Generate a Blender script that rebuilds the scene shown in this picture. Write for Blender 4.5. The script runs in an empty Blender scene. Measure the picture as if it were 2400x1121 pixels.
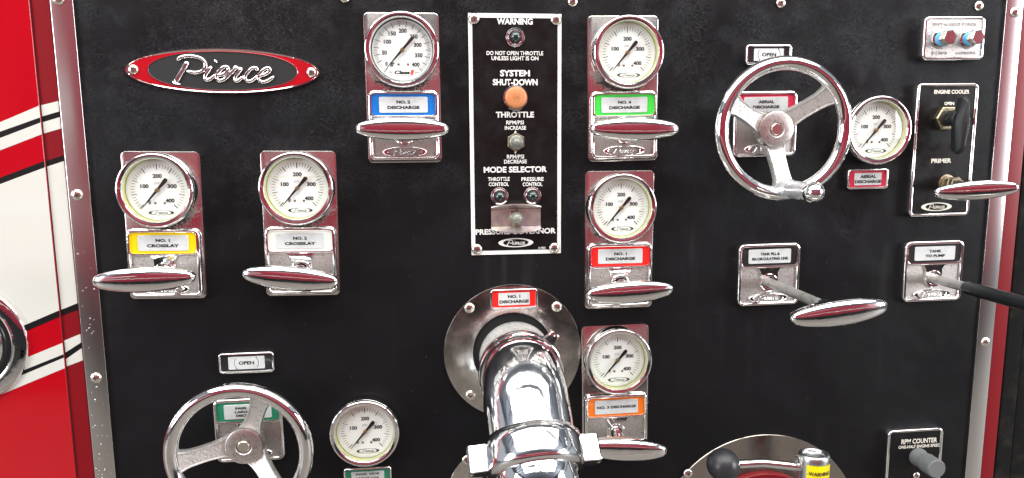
import bpy, bmesh, math, random
from mathutils import Vector, Matrix
random.seed(7)
PI = math.pi
scn = bpy.context.scene
COL = scn.collection
Z0 = 1.35          # height of the panel origin above the floor
# panel coordinates: x right, y up, h out of the panel (metres)
TOW = Matrix(((1, 0, 0, 0), (0, 0, -1, 0), (0, 1, 0, Z0), (0, 0, 0, 1)))

# ------------------------------------------------------------------ camera
cam_d = bpy.data.cameras.new('camera'); cam = bpy.data.objects.new('camera', cam_d); COL.objects.link(cam)
cam_d.sensor_width = 36; cam_d.lens = 24.562; cam_d.clip_start = .02; cam_d.clip_end = 200
RC = Matrix(((0.994898, 0.020618, -0.098756, -0.05204), (-0.006815, 0.990392, 0.138119, 0.05965),
             (0.100655, -0.136741, 0.985480, 0.84751), (0, 0, 0, 1)))
cam.matrix_world = TOW @ RC
scn.camera = cam

# ------------------------------------------------------------------ world, lamps, exposure
scn.view_settings.view_transform = 'Standard'; scn.view_settings.look = 'None'
scn.view_settings.exposure = 0.0; scn.view_settings.gamma = 1
w = bpy.data.worlds.new('World'); scn.world = w; w.use_nodes = True
bg = w.node_tree.nodes['Background']; bg.inputs[0].default_value = (.86, .93, 1, 1); bg.inputs[1].default_value = .5
def area(name, loc, tgt, sx, sy, energy, col=(1, .97, .92)):
    d = bpy.data.lights.new(name, 'AREA'); d.shape = 'RECTANGLE'; d.size = sx; d.size_y = sy; d.energy = energy; d.color = col
    o = bpy.data.objects.new(name, d); COL.objects.link(o); o.location = loc
    o.rotation_euler = (Vector(tgt) - Vector(loc)).to_track_quat('-Z', 'Y').to_euler(); return o
for i, yy in enumerate((-.55, -1.35, -2.15)):
    area('ceiling_tube_lamp', (0.1, yy, 3.3), (0.1, yy, 0), 5.0, .60, 74)
area('added_side_fill', (5.3, -2.7, 2.1), (0, -.3, 1.35), 1.8, 2.4, 225, (.93, .97, 1))  # two unseen fill lamps added to light the dials from front and sides
area('added_side_fill', (-5.0, -2.7, 2.1), (0, -.3, 1.35), 1.8, 2.4, 200, (.93, .97, 1))

# ------------------------------------------------------------------ materials
def mat(name, col=(.8, .8, .8), metal=0., rough=.5, bump=None, colvar=None, roughvar=None, coat=0., spec=None, trans=0., aniso=0.):
    """bump=(scale,strength,dist); colvar=(scale,(r,g,b),lo,hi) mixes noise patches; roughvar=(scale,lo,hi)"""
    m = bpy.data.materials.new(name); m.use_nodes = True; nt = m.node_tree; b = nt.nodes['Principled BSDF']
    b.inputs['Base Color'].default_value = (*col, 1); b.inputs['Metallic'].default_value = metal; b.inputs['Roughness'].default_value = rough
    if spec is not None: b.inputs['Specular IOR Level'].default_value = spec
    if coat: b.inputs['Coat Weight'].default_value = coat; b.inputs['Coat Roughness'].default_value = .04
    if trans: b.inputs['Transmission Weight'].default_value = trans
    if aniso: b.inputs['Anisotropic'].default_value = aniso
    tc = nt.nodes.new('ShaderNodeTexCoord')
    def noise(s, det=4, ro=.6):
        n = nt.nodes.new('ShaderNodeTexNoise'); n.inputs['Scale'].default_value = s; n.inputs['Detail'].default_value = det
        n.inputs['Roughness'].default_value = ro; nt.links.new(tc.outputs['Object'], n.inputs['Vector']); return n
    def ramp(src, lo, hi, a=0., z=1.):
        r = nt.nodes.new('ShaderNodeMapRange'); r.inputs[1].default_value = lo; r.inputs[2].default_value = hi
        r.inputs[3].default_value = a; r.inputs[4].default_value = z; nt.links.new(src, r.inputs[0]); return r.outputs[0]
    if colvar:
        cur = None
        for (s, c2, lo, hi) in (colvar if isinstance(colvar, list) else [colvar]):
            mx = nt.nodes.new('ShaderNodeMix'); mx.data_type = 'RGBA'
            if cur is None: mx.inputs[6].default_value = (*col, 1)
            else: nt.links.new(cur, mx.inputs[6])
            mx.inputs[7].default_value = (*c2, 1); nt.links.new(ramp(noise(s).outputs[0], lo, hi), mx.inputs[0]); cur = mx.outputs[2]
        nt.links.new(cur, b.inputs['Base Color'])
    if roughvar: nt.links.new(ramp(noise(roughvar[0]).outputs[0], .35, .7, roughvar[1], roughvar[2]), b.inputs['Roughness'])
    if bump:
        bn = nt.nodes.new('ShaderNodeBump'); bn.inputs['Strength'].default_value = bump[1]; bn.inputs['Distance'].default_value = bump[2]
        nt.links.new(noise(bump[0], 3).outputs[0], bn.inputs['Height']); nt.links.new(bn.outputs[0], b.inputs['Normal'])
    m['tools'] = 0
    return m
M = {}
M['chrome'] = mat('polished_chrome', (.86, .86, .86), 1, .05, bump=(46, .35, .0007), colvar=(220, (.62, .60, .58), .62, .76), roughvar=(60, .02, .13))
M['neck'] = mat('worn_neck_metal', (.50, .49, .48), .35, .42, bump=(300, .4, .0006), colvar=(180, (.30, .29, .28), .5, .68))
M['dullchrome'] = mat('dull_chrome', (.62, .63, .66), .6, .3, roughvar=(80, .2, .4))
M['chrome_pipe'] = mat('handled_chrome', (.88, .89, .91), 1, .09, bump=(26, .4, .0012), roughvar=(34, .05, .16))
M['chrome_old'] = mat('pitted_chrome', (.80, .79, .77), 1, .12, bump=(70, .15, .0004), colvar=(160, (.50, .48, .45), .58, .76), roughvar=(50, .08, .2))
M['cast'] = mat('cast_chrome_rough', (.70, .69, .67), .72, .34, bump=(420, .9, .0010), colvar=(300, (.3, .29, .28), .55, .72))
M['pebble'] = mat('pebbled_insert', (.52, .50, .48), 1, .42, bump=(620, .8, .0008), colvar=(420, (.18, .17, .17), .57, .68))
M['hub'] = mat('worn_hub_steel', (.62, .59, .57), 1, .38, colvar=(240, (.36, .33, .30), .5, .7), bump=(300, .2, .0003))
M['stain'] = mat('stainless_plate', (.72, .70, .67), 1, .22, colvar=[(30, (.55, .52, .47), .45, .65), (500, (.3, .28, .26), .62, .72)], roughvar=(25, .1, .3), bump=(14, .3, .002))
M['stain_shaded'] = mat('shaded_stainless_plate', (.40, .37, .34), 1, .2, colvar=[(14, (.30, .27, .24), .45, .6), (400, (.2, .18, .17), .64, .74)], roughvar=(25, .12, .3))  # stainless with the shadowed floor's dark reflection put into its colour
M['trim'] = mat('brushed_trim', (.69, .68, .67), 1, .2)
M['rod'] = mat('steel_rod', (.50, .49, .47), .75, .36, colvar=(60, (.20, .19, .18), .5, .7), roughvar=(90, .35, .5))
M['screw'] = mat('screw_nickel', (.82, .78, .70), 1, .22, colvar=(500, (.5, .42, .34), .6, .7))
M['dark'] = mat('dark_slot', (.01, .01, .01), 0, .7)
M['void'] = mat('black_gap', (.003, .003, .003), 0, .9)
M['brass'] = mat('brass', (.26, .17, .08), .7, .45)
M['brassold'] = mat('tarnished_brass', (.36, .31, .22), 1, .4, colvar=(300, (.18, .14, .09), .5, .65))
M['dial'] = mat('dial_white', (.87, .90, .91), 0, .45)
M['ink'] = mat('dial_ink', (.012, .014, .016), 0, .5)
M['greyink'] = mat('grey_ink', (.22, .23, .24), 0, .5)
M['needle'] = mat('pointer_black', (.014, .008, .010), 0, .35)
M['sleeve'] = mat('milky_sleeve', (.66, .66, .50), 0, .25, colvar=(40, (.50, .50, .34), .4, .6))
M['gasket'] = mat('yellow_gasket', (.62, .60, .06), 0, .3, colvar=(35, (.60, .62, .30), .4, .6))
M['olive'] = mat('olive_line', (.10, .13, .04), 0, .4)
M['blackring'] = mat('black_seal', (.01, .01, .01), 0, .4)
M['meniscus'] = mat('glycerin_edge', (.42, .44, .22), 0, .2)
M['insert'] = mat('silver_insert', (.62, .66, .66), .15, .4, colvar=[(90, (.54, .57, .57), .45, .7), (900, (.28, .30, .28), .66, .72)])
M['print'] = mat('label_ink', (.006, .010, .010), 0, .55, spec=.2)
M['wprint'] = mat('white_print', (.80, .80, .77), 0, .5, colvar=(500, (.6, .6, .58), .55, .7))
M['cprint'] = mat('cream_print', (.74, .71, .62), 0, .5)
M['rprint'] = mat('red_print', (.7, .06, .02), 0, .5)
for n, c in dict(yellow=(.86, .60, .0), white=(.80, .80, .72), blue=(.0, .15, .52), green=(.05, .60, .07), red=(.78, .018, .014),
                 orange=(.80, .17, .006), crimson=(.58, .02, .06), teal=(.012, .20, .11), black=(.012, .012, .014)).items():
    M[n] = mat('label_' + n, c, 0, .3, coat=.4, colvar=(1200, tuple(min(1, k * .6 + .05) for k in c), .68, .76))
M['govblack'] = mat('panel_plate_black', (.0065, .0062, .0066), 0, .32, roughvar=(50, .25, .5), colvar=(1500, (.05, .05, .05), .69, .75), spec=.25)
M['enamel'] = mat('badge_red_enamel', (.38, .006, .012), 0, .12, coat=.8, colvar=(260, (.7, .5, .48), .73, .76))
M['badgeblack'] = mat('badge_black', (.010, .0125, .0125), 0, .5, bump=(900, .3, .0002))
M['redpaint'] = mat('red_paint', (.36, .002, .008), 0, .14, coat=.6, colvar=(6, (.38, .002, .008), .4, .6))
M['redshaded'] = mat('red_paint_shaded', (.17, .002, .006), 0, .35, spec=.3)  # body red darkened to put shade into strip and jamb; ring reuses it
M['creampaint'] = mat('cream_paint', (.57, .58, .54), 0, .15, coat=.8)
M['blackstripe'] = mat('black_stripe', (.006, .006, .007), 0, .3, spec=.3)
M['peach'] = mat('peach_button', (.56, .23, .10), 0, .35, colvar=(120, (.56, .20, .07), .4, .65))
M['boot'] = mat('clear_rubber_boot', (.20, .21, .18), 0, .25, coat=.6, spec=.6)
M['lens'] = mat('dark_lens', (.004, .022, .022), 0, .04, coat=1)
M['bracket'] = mat('bent_bracket', (.62, .57, .50), .8, .38, colvar=[(110, (.50, .44, .47), .4, .6), (500, (.3, .25, .2), .6, .7)])
M['blackplastic'] = mat('black_plastic', (.012, .014, .015), 0, .3, spec=.5)
M['sealrubber'] = mat('weathered_seal', (.007, .007, .007), 0, .8, spec=.1, colvar=(40, (.02, .018, .016), .5, .7))
M['matteblack'] = mat('matte_black_knob', (.012, .013, .014), 0, .45, spec=.3)
M['rubber'] = mat('black_rubber_ball', (.022, .024, .028), 0, .36, bump=(260, .35, .0006), roughvar=(90, .28, .5))
M['greyplastic'] = mat('grey_plastic', (.13, .142, .142), 0, .45)
M['alu'] = mat('cast_aluminium', (.66, .68, .70), 1, .28, bump=(60, .4, .001))
M['tapeblue'] = mat('blue_tape', (.10, .42, .72), 0, .45)
M['warn'] = mat('warning_yellow', (.82, .68, .0), 0, .4, colvar=(150, (.8, .76, .5), .64, .67))
M['bronze'] = mat('dark_brown_steel', (.30, .25, .22), 1, .32, colvar=(60, (.16, .13, .12), .4, .65))  # dark brown mottled metal of the flange's inner lip
M['drop'] = mat('water_drop', (.80, .79, .78), 1, .04)
def glass_mat():
    m = bpy.data.materials.new('gauge_glass'); m.use_nodes = True; nt = m.node_tree; nt.nodes.clear()
    o = nt.nodes.new('ShaderNodeOutputMaterial'); mx = nt.nodes.new('ShaderNodeMixShader'); t = nt.nodes.new('ShaderNodeBsdfTransparent')
    g = nt.nodes.new('ShaderNodeBsdfGlossy'); g.inputs['Roughness'].default_value = .02; t.inputs[0].default_value = (.97, .98, .96, 1)
    f = nt.nodes.new('ShaderNodeLayerWeight'); f.inputs[0].default_value = .5; pw = nt.nodes.new('ShaderNodeMath'); pw.operation = 'POWER'; pw.inputs[1].default_value = 5
    md = nt.nodes.new('ShaderNodeMapRange'); md.inputs[3].default_value = .045; md.inputs[4].default_value = .8
    nt.links.new(f.outputs['Facing'], pw.inputs[0]); nt.links.new(pw.outputs[0], md.inputs[0]); nt.links.new(md.outputs[0], mx.inputs[0]); nt.links.new(t.outputs[0], mx.inputs[1]); nt.links.new(g.outputs[0], mx.inputs[2]); nt.links.new(mx.outputs[0], o.inputs[0])
    return m
M['glass'] = glass_mat()
def leather_mat():
    m = bpy.data.materials.new('black_leathergrain_vinyl'); m.use_nodes = True; nt = m.node_tree; b = nt.nodes['Principled BSDF']; L = nt.links.new
    b.inputs['Specular IOR Level'].default_value = .15
    tc = nt.nodes.new('ShaderNodeTexCoord')
    def N(t, **k):
        n = nt.nodes.new(t)
        for a, v in k.items():
            if hasattr(n, a): setattr(n, a, v)
        return n
    def noise(s, det=4, ro=.55, dist=0):
        n = N('ShaderNodeTexNoise'); n.inputs['Scale'].default_value = s; n.inputs['Detail'].default_value = det; n.inputs['Roughness'].default_value = ro
        n.inputs['Distortion'].default_value = dist; L(tc.outputs['Object'], n.inputs['Vector']); return n
    def rng(src, lo, hi, a=0., z=1.):
        r = N('ShaderNodeMapRange'); r.inputs[1].default_value = lo; r.inputs[2].default_value = hi; r.inputs[3].default_value = a; r.inputs[4].default_value = z
        L(src, r.inputs[0]); return r.outputs[0]
    def mth(op, a, c):
        n = N('ShaderNodeMath', operation=op)
        for i, v in enumerate((a, c)):
            if isinstance(v, (int, float)): n.inputs[i].default_value = v
            else: L(v, n.inputs[i])
        return n.outputs[0]
    warp = noise(22, 4, .6); wv = N('ShaderNodeVectorMath', operation='SCALE'); L(warp.outputs[1], wv.inputs[0]); wv.inputs['Scale'].default_value = .13
    av = N('ShaderNodeVectorMath', operation='ADD'); L(tc.outputs['Object'], av.inputs[0]); L(wv.outputs[0], av.inputs[1])
    mp = N('ShaderNodeMapping'); mp.inputs['Rotation'].default_value = (0, 0, .5); mp.inputs['Scale'].default_value = (1, 2.3, 1); L(av.outputs[0], mp.inputs[0])
    def crease(s, wid):
        v = N('ShaderNodeTexVoronoi', feature='DISTANCE_TO_EDGE'); v.inputs['Scale'].default_value = s; L(mp.outputs[0], v.inputs['Vector'])
        return rng(v.outputs['Distance'], 0, wid, 1, 0)
    c1 = mth('MULTIPLY', crease(52, .03), rng(noise(9, 3).outputs[0], .42, .62))
    c2 = mth('MULTIPLY', crease(95, .045), rng(noise(14, 3).outputs[0], .46, .66))
    c3 = mth('MULTIPLY', crease(210, .09), rng(noise(30, 3).outputs[0], .5, .68))
    sep = N('ShaderNodeSeparateXYZ'); L(tc.outputs['Object'], sep.inputs[0])
    top = rng(sep.outputs[1], -.10, .14, .16, 1)           # the upper part of the covering is the more creased
    cr = mth('MULTIPLY', mth('MAXIMUM', mth('MAXIMUM', mth('MULTIPLY', c1, .6), mth('MULTIPLY', c2, .75)), mth('MULTIPLY', c3, .5)), top)
    speck = N('ShaderNodeTexVoronoi'); speck.inputs['Scale'].default_value = 160; L(tc.outputs['Object'], speck.inputs['Vector'])
    sp = mth('MULTIPLY', rng(speck.outputs['Distance'], .03, .07, 1, 0), rng(noise(60, 2).outputs[0], .60, .64))
    st = N('ShaderNodeMapping'); st.inputs['Scale'].default_value = (60, 4, 1); L(tc.outputs['Object'], st.inputs[0])
    sn = N('ShaderNodeTexNoise'); sn.inputs['Scale'].default_value = 1; sn.inputs['Detail'].default_value = 5; L(st.outputs[0], sn.inputs['Vector'])
    streak = mth('MULTIPLY', rng(sn.outputs[0], .55, .75), rng(noise(5, 2).outputs[0], .5, .7))
    mx = N('ShaderNodeMix', data_type='RGBA'); mx.inputs[6].default_value = (.0056, .0056, .0067, 1); mx.inputs[7].default_value = (.072, .072, .080, 1)
    L(mth('MULTIPLY', cr, .6), mx.inputs[0])
    m2 = N('ShaderNodeMix', data_type='RGBA'); L(mx.outputs[2], m2.inputs[6]); m2.inputs[7].default_value = (.035, .035, .037, 1); L(mth('MULTIPLY', streak, .4), m2.inputs[0])
    m3 = N('ShaderNodeMix', data_type='RGBA'); L(m2.outputs[2], m3.inputs[6]); m3.inputs[7].default_value = (.25, .25, .25, 1); L(sp, m3.inputs[0])
    L(m3.outputs[2], b.inputs['Base Color'])
    L(rng(noise(5, 3).outputs[0], .3, .7, .34, .60), b.inputs['Roughness'])
    b1 = N('ShaderNodeBump'); b1.inputs['Strength'].default_value = .5; b1.inputs['Distance'].default_value = .0006
    L(mth('SUBTRACT', mth('MULTIPLY', noise(700, 3).outputs[0], .18), cr), b1.inputs['Height'])
    b2 = N('ShaderNodeBump'); b2.inputs['Strength'].default_value = .6; b2.inputs['Distance'].default_value = .006
    L(noise(11, 2).outputs[0], b2.inputs['Height']); L(b1.outputs[0], b2.inputs['Normal']); L(b2.outputs[0], b.inputs['Normal'])
    return m
M['leather'] = leather_mat()
def plate_mat():
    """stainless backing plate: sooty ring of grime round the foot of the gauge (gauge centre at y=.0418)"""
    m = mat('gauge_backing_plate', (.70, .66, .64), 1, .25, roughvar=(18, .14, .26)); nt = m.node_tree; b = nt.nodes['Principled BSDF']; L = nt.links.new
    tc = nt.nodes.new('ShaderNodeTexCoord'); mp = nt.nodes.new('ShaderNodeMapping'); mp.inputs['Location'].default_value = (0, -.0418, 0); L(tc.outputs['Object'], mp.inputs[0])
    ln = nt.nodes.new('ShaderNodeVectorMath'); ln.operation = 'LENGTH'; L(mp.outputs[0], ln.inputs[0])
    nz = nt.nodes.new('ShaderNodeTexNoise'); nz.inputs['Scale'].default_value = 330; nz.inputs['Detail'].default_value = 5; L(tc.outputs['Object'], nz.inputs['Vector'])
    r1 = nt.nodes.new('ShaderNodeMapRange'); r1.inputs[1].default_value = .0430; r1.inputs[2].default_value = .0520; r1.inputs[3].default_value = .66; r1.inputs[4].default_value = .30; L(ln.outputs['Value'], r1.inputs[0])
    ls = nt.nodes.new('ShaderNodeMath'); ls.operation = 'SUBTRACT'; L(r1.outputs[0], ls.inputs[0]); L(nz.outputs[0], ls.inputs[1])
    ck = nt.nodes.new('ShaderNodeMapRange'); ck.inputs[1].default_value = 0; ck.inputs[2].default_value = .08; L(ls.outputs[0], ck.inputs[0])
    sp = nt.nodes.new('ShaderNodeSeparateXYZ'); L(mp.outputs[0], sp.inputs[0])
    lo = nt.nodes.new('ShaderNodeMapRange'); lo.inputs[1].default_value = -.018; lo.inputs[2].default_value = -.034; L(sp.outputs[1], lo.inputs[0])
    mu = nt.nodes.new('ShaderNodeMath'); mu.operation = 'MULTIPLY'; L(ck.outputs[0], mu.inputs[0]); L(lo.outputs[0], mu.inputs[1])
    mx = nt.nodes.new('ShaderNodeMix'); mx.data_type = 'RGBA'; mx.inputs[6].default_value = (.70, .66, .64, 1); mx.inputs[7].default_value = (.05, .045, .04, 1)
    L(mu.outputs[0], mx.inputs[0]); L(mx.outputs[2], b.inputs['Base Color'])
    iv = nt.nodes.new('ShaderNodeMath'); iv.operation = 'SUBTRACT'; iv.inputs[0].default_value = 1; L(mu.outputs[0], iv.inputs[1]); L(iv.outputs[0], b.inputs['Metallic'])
    return m
M['plate'] = plate_mat()

# ------------------------------------------------------------------ mesh helpers (local x right, y up, z out)
def rr(w, h, r, n=5, cx=0, cy=0):
    r = max(min(r, w / 2 - 1e-5, h / 2 - 1e-5), 1e-5); P_ = []
    for qx, qy, a0 in ((1, 1, 0), (-1, 1, 90), (-1, -1, 180), (1, -1, 270)):
        for i in range(n + 1):
            a = math.radians(a0 + 90 * i / n)
            P_.append((cx + qx * (w / 2 - r) + r * math.cos(a), cy + qy * (h / 2 - r) + r * math.sin(a)))
    return P_
def ell(a, b, n=48, cx=0, cy=0, p=1.0):
    out = []
    for i in range(n):
        t = 2 * PI * i / n; c, s = math.cos(t), math.sin(t)
        out.append((cx + a * math.copysign(abs(c) ** p, c), cy + b * math.copysign(abs(s) ** p, s)))
    return out
def loft(bm, rings, cap0=False, cap1=False, close=False):
    V = [[bm.verts.new(p) for p in r] for r in rings]
    n = len(V[0]); K = len(V)
    for k in range(K if close else K - 1):
        A, B = V[k], V[(k + 1) % K]
        for i in range(n): bm.faces.new((A[i], A[(i + 1) % n], B[(i + 1) % n], B[i]))
    if cap0: bm.faces.new(V[0][::-1])
    if cap1: bm.faces.new(V[-1])
    return V
def rrl(bm, w, h, r, prof, cap0=False, cap1=True, cx=0, cy=0, n=5):
    loft(bm, [[(x, y, z) for x, y in rr(w - 2 * i, h - 2 * i, r - i, n, cx, cy)] for i, z in prof], cap0, cap1)
def lathe(bm, prof, n=40, cx=0, cy=0, cap0=False, cap1=True, mtx=None, a0=0.):
    R = []
    for r, z in prof:
        r = max(r, 1e-5)
        R.append([Vector((cx + r * math.cos(a0 + 2 * PI * i / n), cy + r * math.sin(a0 + 2 * PI * i / n), z)) for i in range(n)])
    if mtx: R = [[mtx @ p for p in q] for q in R]
    loft(bm, R, cap0, cap1)
def tube(bm, path, rad, n=14, caps=True, sx=1., up=None):
    path = [Vector(p) for p in path]; K = len(path)
    rad = rad if isinstance(rad, (list, tuple)) else [rad] * K
    T = [(path[min(i + 1, K - 1)] - path[max(i - 1, 0)]).normalized() for i in range(K)]
    u = (up or (Vector((0, 0, 1)) if abs(T[0].z) < .9 else Vector((0, 1, 0)))); R = []
    for i in range(K):
        u = (u - T[i] * u.dot(T[i])).normalized(); v = T[i].cross(u)
        R.append([path[i] + (u * math.cos(2 * PI * j / n) + v * math.sin(2 * PI * j / n) * sx) * rad[i] for j in range(n)])
    loft(bm, R, caps, caps)
def box(bm, x0, x1, y0, y1, z0, z1, bev=0.):
    rrl(bm, x1 - x0, y1 - y0, max(bev, 2e-5), [(0, z0), (0, z1 - bev), (bev, z1)] if bev else [(0, z0), (0, z1)], True, True, (x0 + x1) / 2, (y0 + y1) / 2, 2 if bev else 1)
def prism(bm, pts, z0, z1, bev=0.):
    n = len(pts); area2 = sum(pts[i][0] * pts[(i + 1) % n][1] - pts[(i + 1) % n][0] * pts[i][1] for i in range(n))
    if area2 < 0: pts = pts[::-1]
    def inset(d):
        out = []
        for i in range(n):
            p0, p1, p2 = Vector(pts[i - 1]), Vector(pts[i]), Vector(pts[(i + 1) % n])
            a = (p1 - p0).normalized(); c = (p2 - p1).normalized(); nn = Vector((-a.y - c.y, a.x + c.x))
            if nn.length < 1e-6: nn = Vector((-a.y, a.x))
            nn.normalize(); k = max(.35, nn.dot(Vector((-a.y, a.x)))); q = p1 + nn * (d / k); out.append((q.x, q.y))
        return out
    R = [[(x, y, z0) for x, y in pts], [(x, y, z1 - bev) for x, y in pts]]
    if bev: R.append([(x, y, z1) for x, y in inset(bev)])
    loft(bm, R, False, True)
def flat(bm, pts, z):
    bm.faces.new([bm.verts.new((x, y, z)) for x, y in pts])
def ringflat(bm, A, B, z):
    loft(bm, [[(x, y, z) for x, y in A], [(x, y, z) for x, y in B]])
def catmull(pts, k=6):
    P_ = [Vector(p) for p in pts]; P_ = [P_[0] * 2 - P_[1]] + P_ + [P_[-1] * 2 - P_[-2]]; out = []
    for i in range(1, len(P_) - 2):
        for j in range(k):
            t = j / k; a, b, c, d = P_[i - 1:i + 3]
            out.append(.5 * ((2 * b) + (c - a) * t + (2 * a - 5 * b + 4 * c - d) * t * t + (3 * b - a - 3 * c + d) * t ** 3))
    out.append(P_[-2]); return out
TX = {}
def text_geo(s, bold=0., extrude=0.):
    key = (s, bold, extrude)
    if key in TX: return TX[key]
    c = bpy.data.curves.new('lettering', 'FONT'); c.body = s; c.size = 1; c.offset = bold; c.extrude = extrude; c.resolution_u = 3
    o = bpy.data.objects.new('lettering', c); me = bpy.data.meshes.new_from_object(o)
    vs = [v.co.copy() for v in me.vertices]; fs = [tuple(p.vertices) for p in me.polygons]
    bpy.data.objects.remove(o); bpy.data.meshes.remove(me); bpy.data.curves.remove(c)
    x0 = min(v.x for v in vs); x1 = max(v.x for v in vs); y0 = min(v.y for v in vs); y1 = max(v.y for v in vs)
    TX[key] = (vs, fs, x0, x1, y0, y1); return TX[key]
def text(bm, s, cx, cy, w, h, z=.0002, bold=.02, ex=0., rot=0., shear=0.):
    """letters fitted to a box w x h centred on cx,cy (w None: natural width, slightly narrow)"""
    vs, fs, x0, x1, y0, y1 = text_geo(s, bold, .1 if ex else 0.)
    sy = h / (y1 - y0); sx = w / (x1 - x0) if w else sy * .86; c, q = math.cos(rot), math.sin(rot); N_ = []
    for v in vs:
        x = (v.x - (x0 + x1) / 2) * sx; y = (v.y - (y0 + y1) / 2) * sy; x += y * shear
        N_.append(bm.verts.new((cx + c * x - q * y, cy + q * x + c * y, z + (ex * (v.z / .1 + 1) / 2 if ex else 0))))
    for f in fs:
        try: bm.faces.new([N_[i] for i in f])
        except ValueError: pass
def finish(bm, angle=35):
    bmesh.ops.recalc_face_normals(bm, faces=bm.faces)
    me = bpy.data.meshes.new('mesh'); bm.to_mesh(me); bm.free()
    for p in me.polygons: p.use_smooth = True
    if angle: me.set_sharp_from_angle(angle=math.radians(angle))
    return me
CACHE = {}
def part(name, fn, m, parent=None, key=None, loc=(0, 0, 0), rz=0., angle=35, label=None, kind=None, mtx=None):
    """one mesh object; fn fills a bmesh; key shares the mesh between alike pieces"""
    me = CACHE.get(key) if key else None
    if me is None:
        bm = bmesh.new(); fn(bm); me = finish(bm, angle)
        me.name = name; me.materials.append(M[m])
        if key: CACHE[key] = me
    o = bpy.data.objects.new(name, me); COL.objects.link(o)
    if parent: o.parent = parent
    o.matrix_local = mtx if mtx is not None else Matrix.Translation(loc) @ Matrix.Rotation(rz, 4, 'Z')
    if label: o['label'] = label
    if kind: o['kind'] = kind
    return o
def thing(name, label, cat, x, y, h=0., rz=0., group=None):
    o = bpy.data.objects.new(name, None); COL.objects.link(o); o.empty_display_size = .02
    o.matrix_world = TOW @ Matrix.Translation((x, y, h)) @ Matrix.Rotation(rz, 4, 'Z')
    o['label'] = label; o['category'] = cat
    if group: o['group'] = group
    return o
def dup(root, x, y, h, rz, label, group=None):
    def cp(o, par):
        c = o.copy(); COL.objects.link(c)
        if par is not None:
            c.parent = par; c.matrix_parent_inverse = o.matrix_parent_inverse.copy(); c.matrix_basis = o.matrix_basis.copy()
        for ch in o.children: cp(ch, c)
        return c
    r = cp(root, None); r.matrix_world = TOW @ Matrix.Translation((x, y, h)) @ Matrix.Rotation(rz, 4, 'Z')
    r['label'] = label
    if group: r['group'] = group
    return r

# ------------------------------------------------------------------ script lettering of the maker (drawn as pen strokes)
SCR = [([(805, 262), (770, 310), (735, 368), (700, 425), (668, 475), (645, 505)], 54), ([(612, 492), (640, 520), (705, 530)], 22),
       ([(680, 252), (725, 215), (800, 198), (880, 200), (960, 222), (1005, 272), (1002, 330), (955, 375), (875, 390), (790, 372)], 40),
       ([(1078, 312), (1042, 362), (1000, 420), (1000, 468), (1050, 468), (1105, 430), (1150, 415), (1210, 405), (1268, 355), (1262, 320),
         (1215, 322), (1155, 380), (1130, 440), (1160, 482), (1230, 458), (1295, 395), (1345, 345), (1352, 300)], 40),
       ([(1352, 300), (1385, 328), (1432, 330)], 32), ([(1432, 330), (1398, 372), (1352, 430), (1348, 478), (1390, 475), (1445, 425)], 38),
       ([(1600, 362), (1608, 328), (1560, 325), (1500, 375), (1465, 438), (1490, 484), (1545, 475), (1610, 428), (1700, 402), (1765, 352), (1745, 322),
         (1690, 342), (1635, 405), (1622, 460), (1670, 490), (1740, 472), (1808, 422)], 38), ([(1118, 262), (1142, 242)], 52)]
def script(bm, cx, cy, width, z, ht=0., thin=1., slender=False):
    s = width / 1220.
    for pts, wd in SCR:
        P2 = catmull([((x - 1207) * s, -(y - 365) * s, 0) for x, y in pts], 5 if ht else 3)
        K = len(P2); wd = wd * thin * s / 2
        R = []
        for i in range(K):
            t = (P2[min(i + 1, K - 1)] - P2[max(i - 1, 0)]).normalized(); nrm = Vector((-t.y, t.x, 0))
            q = min(1, .55 + .45 * min(i, K - 1 - i) / 2.); p = P2[i] + Vector((cx, cy, z))
            if ht: R.append([p + nrm * wd * q * a + Vector((0, 0, b * ht * q)) for a, b in ((-1, 0), (-.93, .55), (-.66, .86), (0, 1.08), (.66, .86), (.93, .55), (1, 0))])
            else: R.append([p + nrm * wd * q, p - nrm * wd * q])
        V = [[bm.verts.new(p) for p in r] for r in R]
        for k in range(K - 1):
            for i in range(len(V[0]) - 1): bm.faces.new((V[k][i], V[k][i + 1], V[k + 1][i + 1], V[k + 1][i]))
        if ht: bm.faces.new(V[0]); bm.faces.new(V[-1][::-1])
def oval_print(bm, cx, cy, w, z):
    """flat printed oval badge: solid side lobes with a clear centre oval outlined"""
    a, b = w / 2, w * .105
    loft(bm, [[(x, y, z) for x, y in ell(a, b, 40, cx, cy)], [(x, y, z) for x, y in ell(a * .78, b * .90, 40, cx, cy, .92)]])
def screw(parent, x, y, z, r=.0062, rot=None, key='s', m='screw'):
    rot = random.uniform(0, PI / 2) if rot is None else rot
    o = part('screw', lambda bm: lathe(bm, [(.0062, 0), (.0062, .0006), (.0058, .0016), (.0046, .0025), (.0028, .0031), (.0002, .0033)], 24), m, parent, 'screw', (x, y, z), rot, 60)
    o.scale = (r / .0062,) * 3
    def cr(bm):
        for a in (0, PI / 2):
            c, s = math.cos(a), math.sin(a); L_, W_ = .0030, .00058
            P_ = [(-L_, -W_ * .5), (L_, -W_ * .5), (L_, W_ * .5), (-L_, W_ * .5)]; P_ = [(-L_, 0), (-W_, -W_), (W_, -W_), (L_, 0), (W_, W_), (-W_, W_)]
            flat(bm, [(c * x_ - s * y_, s * x_ + c * y_) for x_, y_ in P_], .00335 + (.00002 if a else 0))
    part('cross_slot', cr, 'dark', o, 'slot', angle=0)
    return o
def hexnut(bm, r, z0, z1, hole=0., cx=0, cy=0):
    lathe(bm, [(r, z0), (r, z1 - r * .12), (r * .86, z1)] + ([(hole, z1), (hole, z0)] if hole else []), 6, cx, cy, False, not hole)

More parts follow.
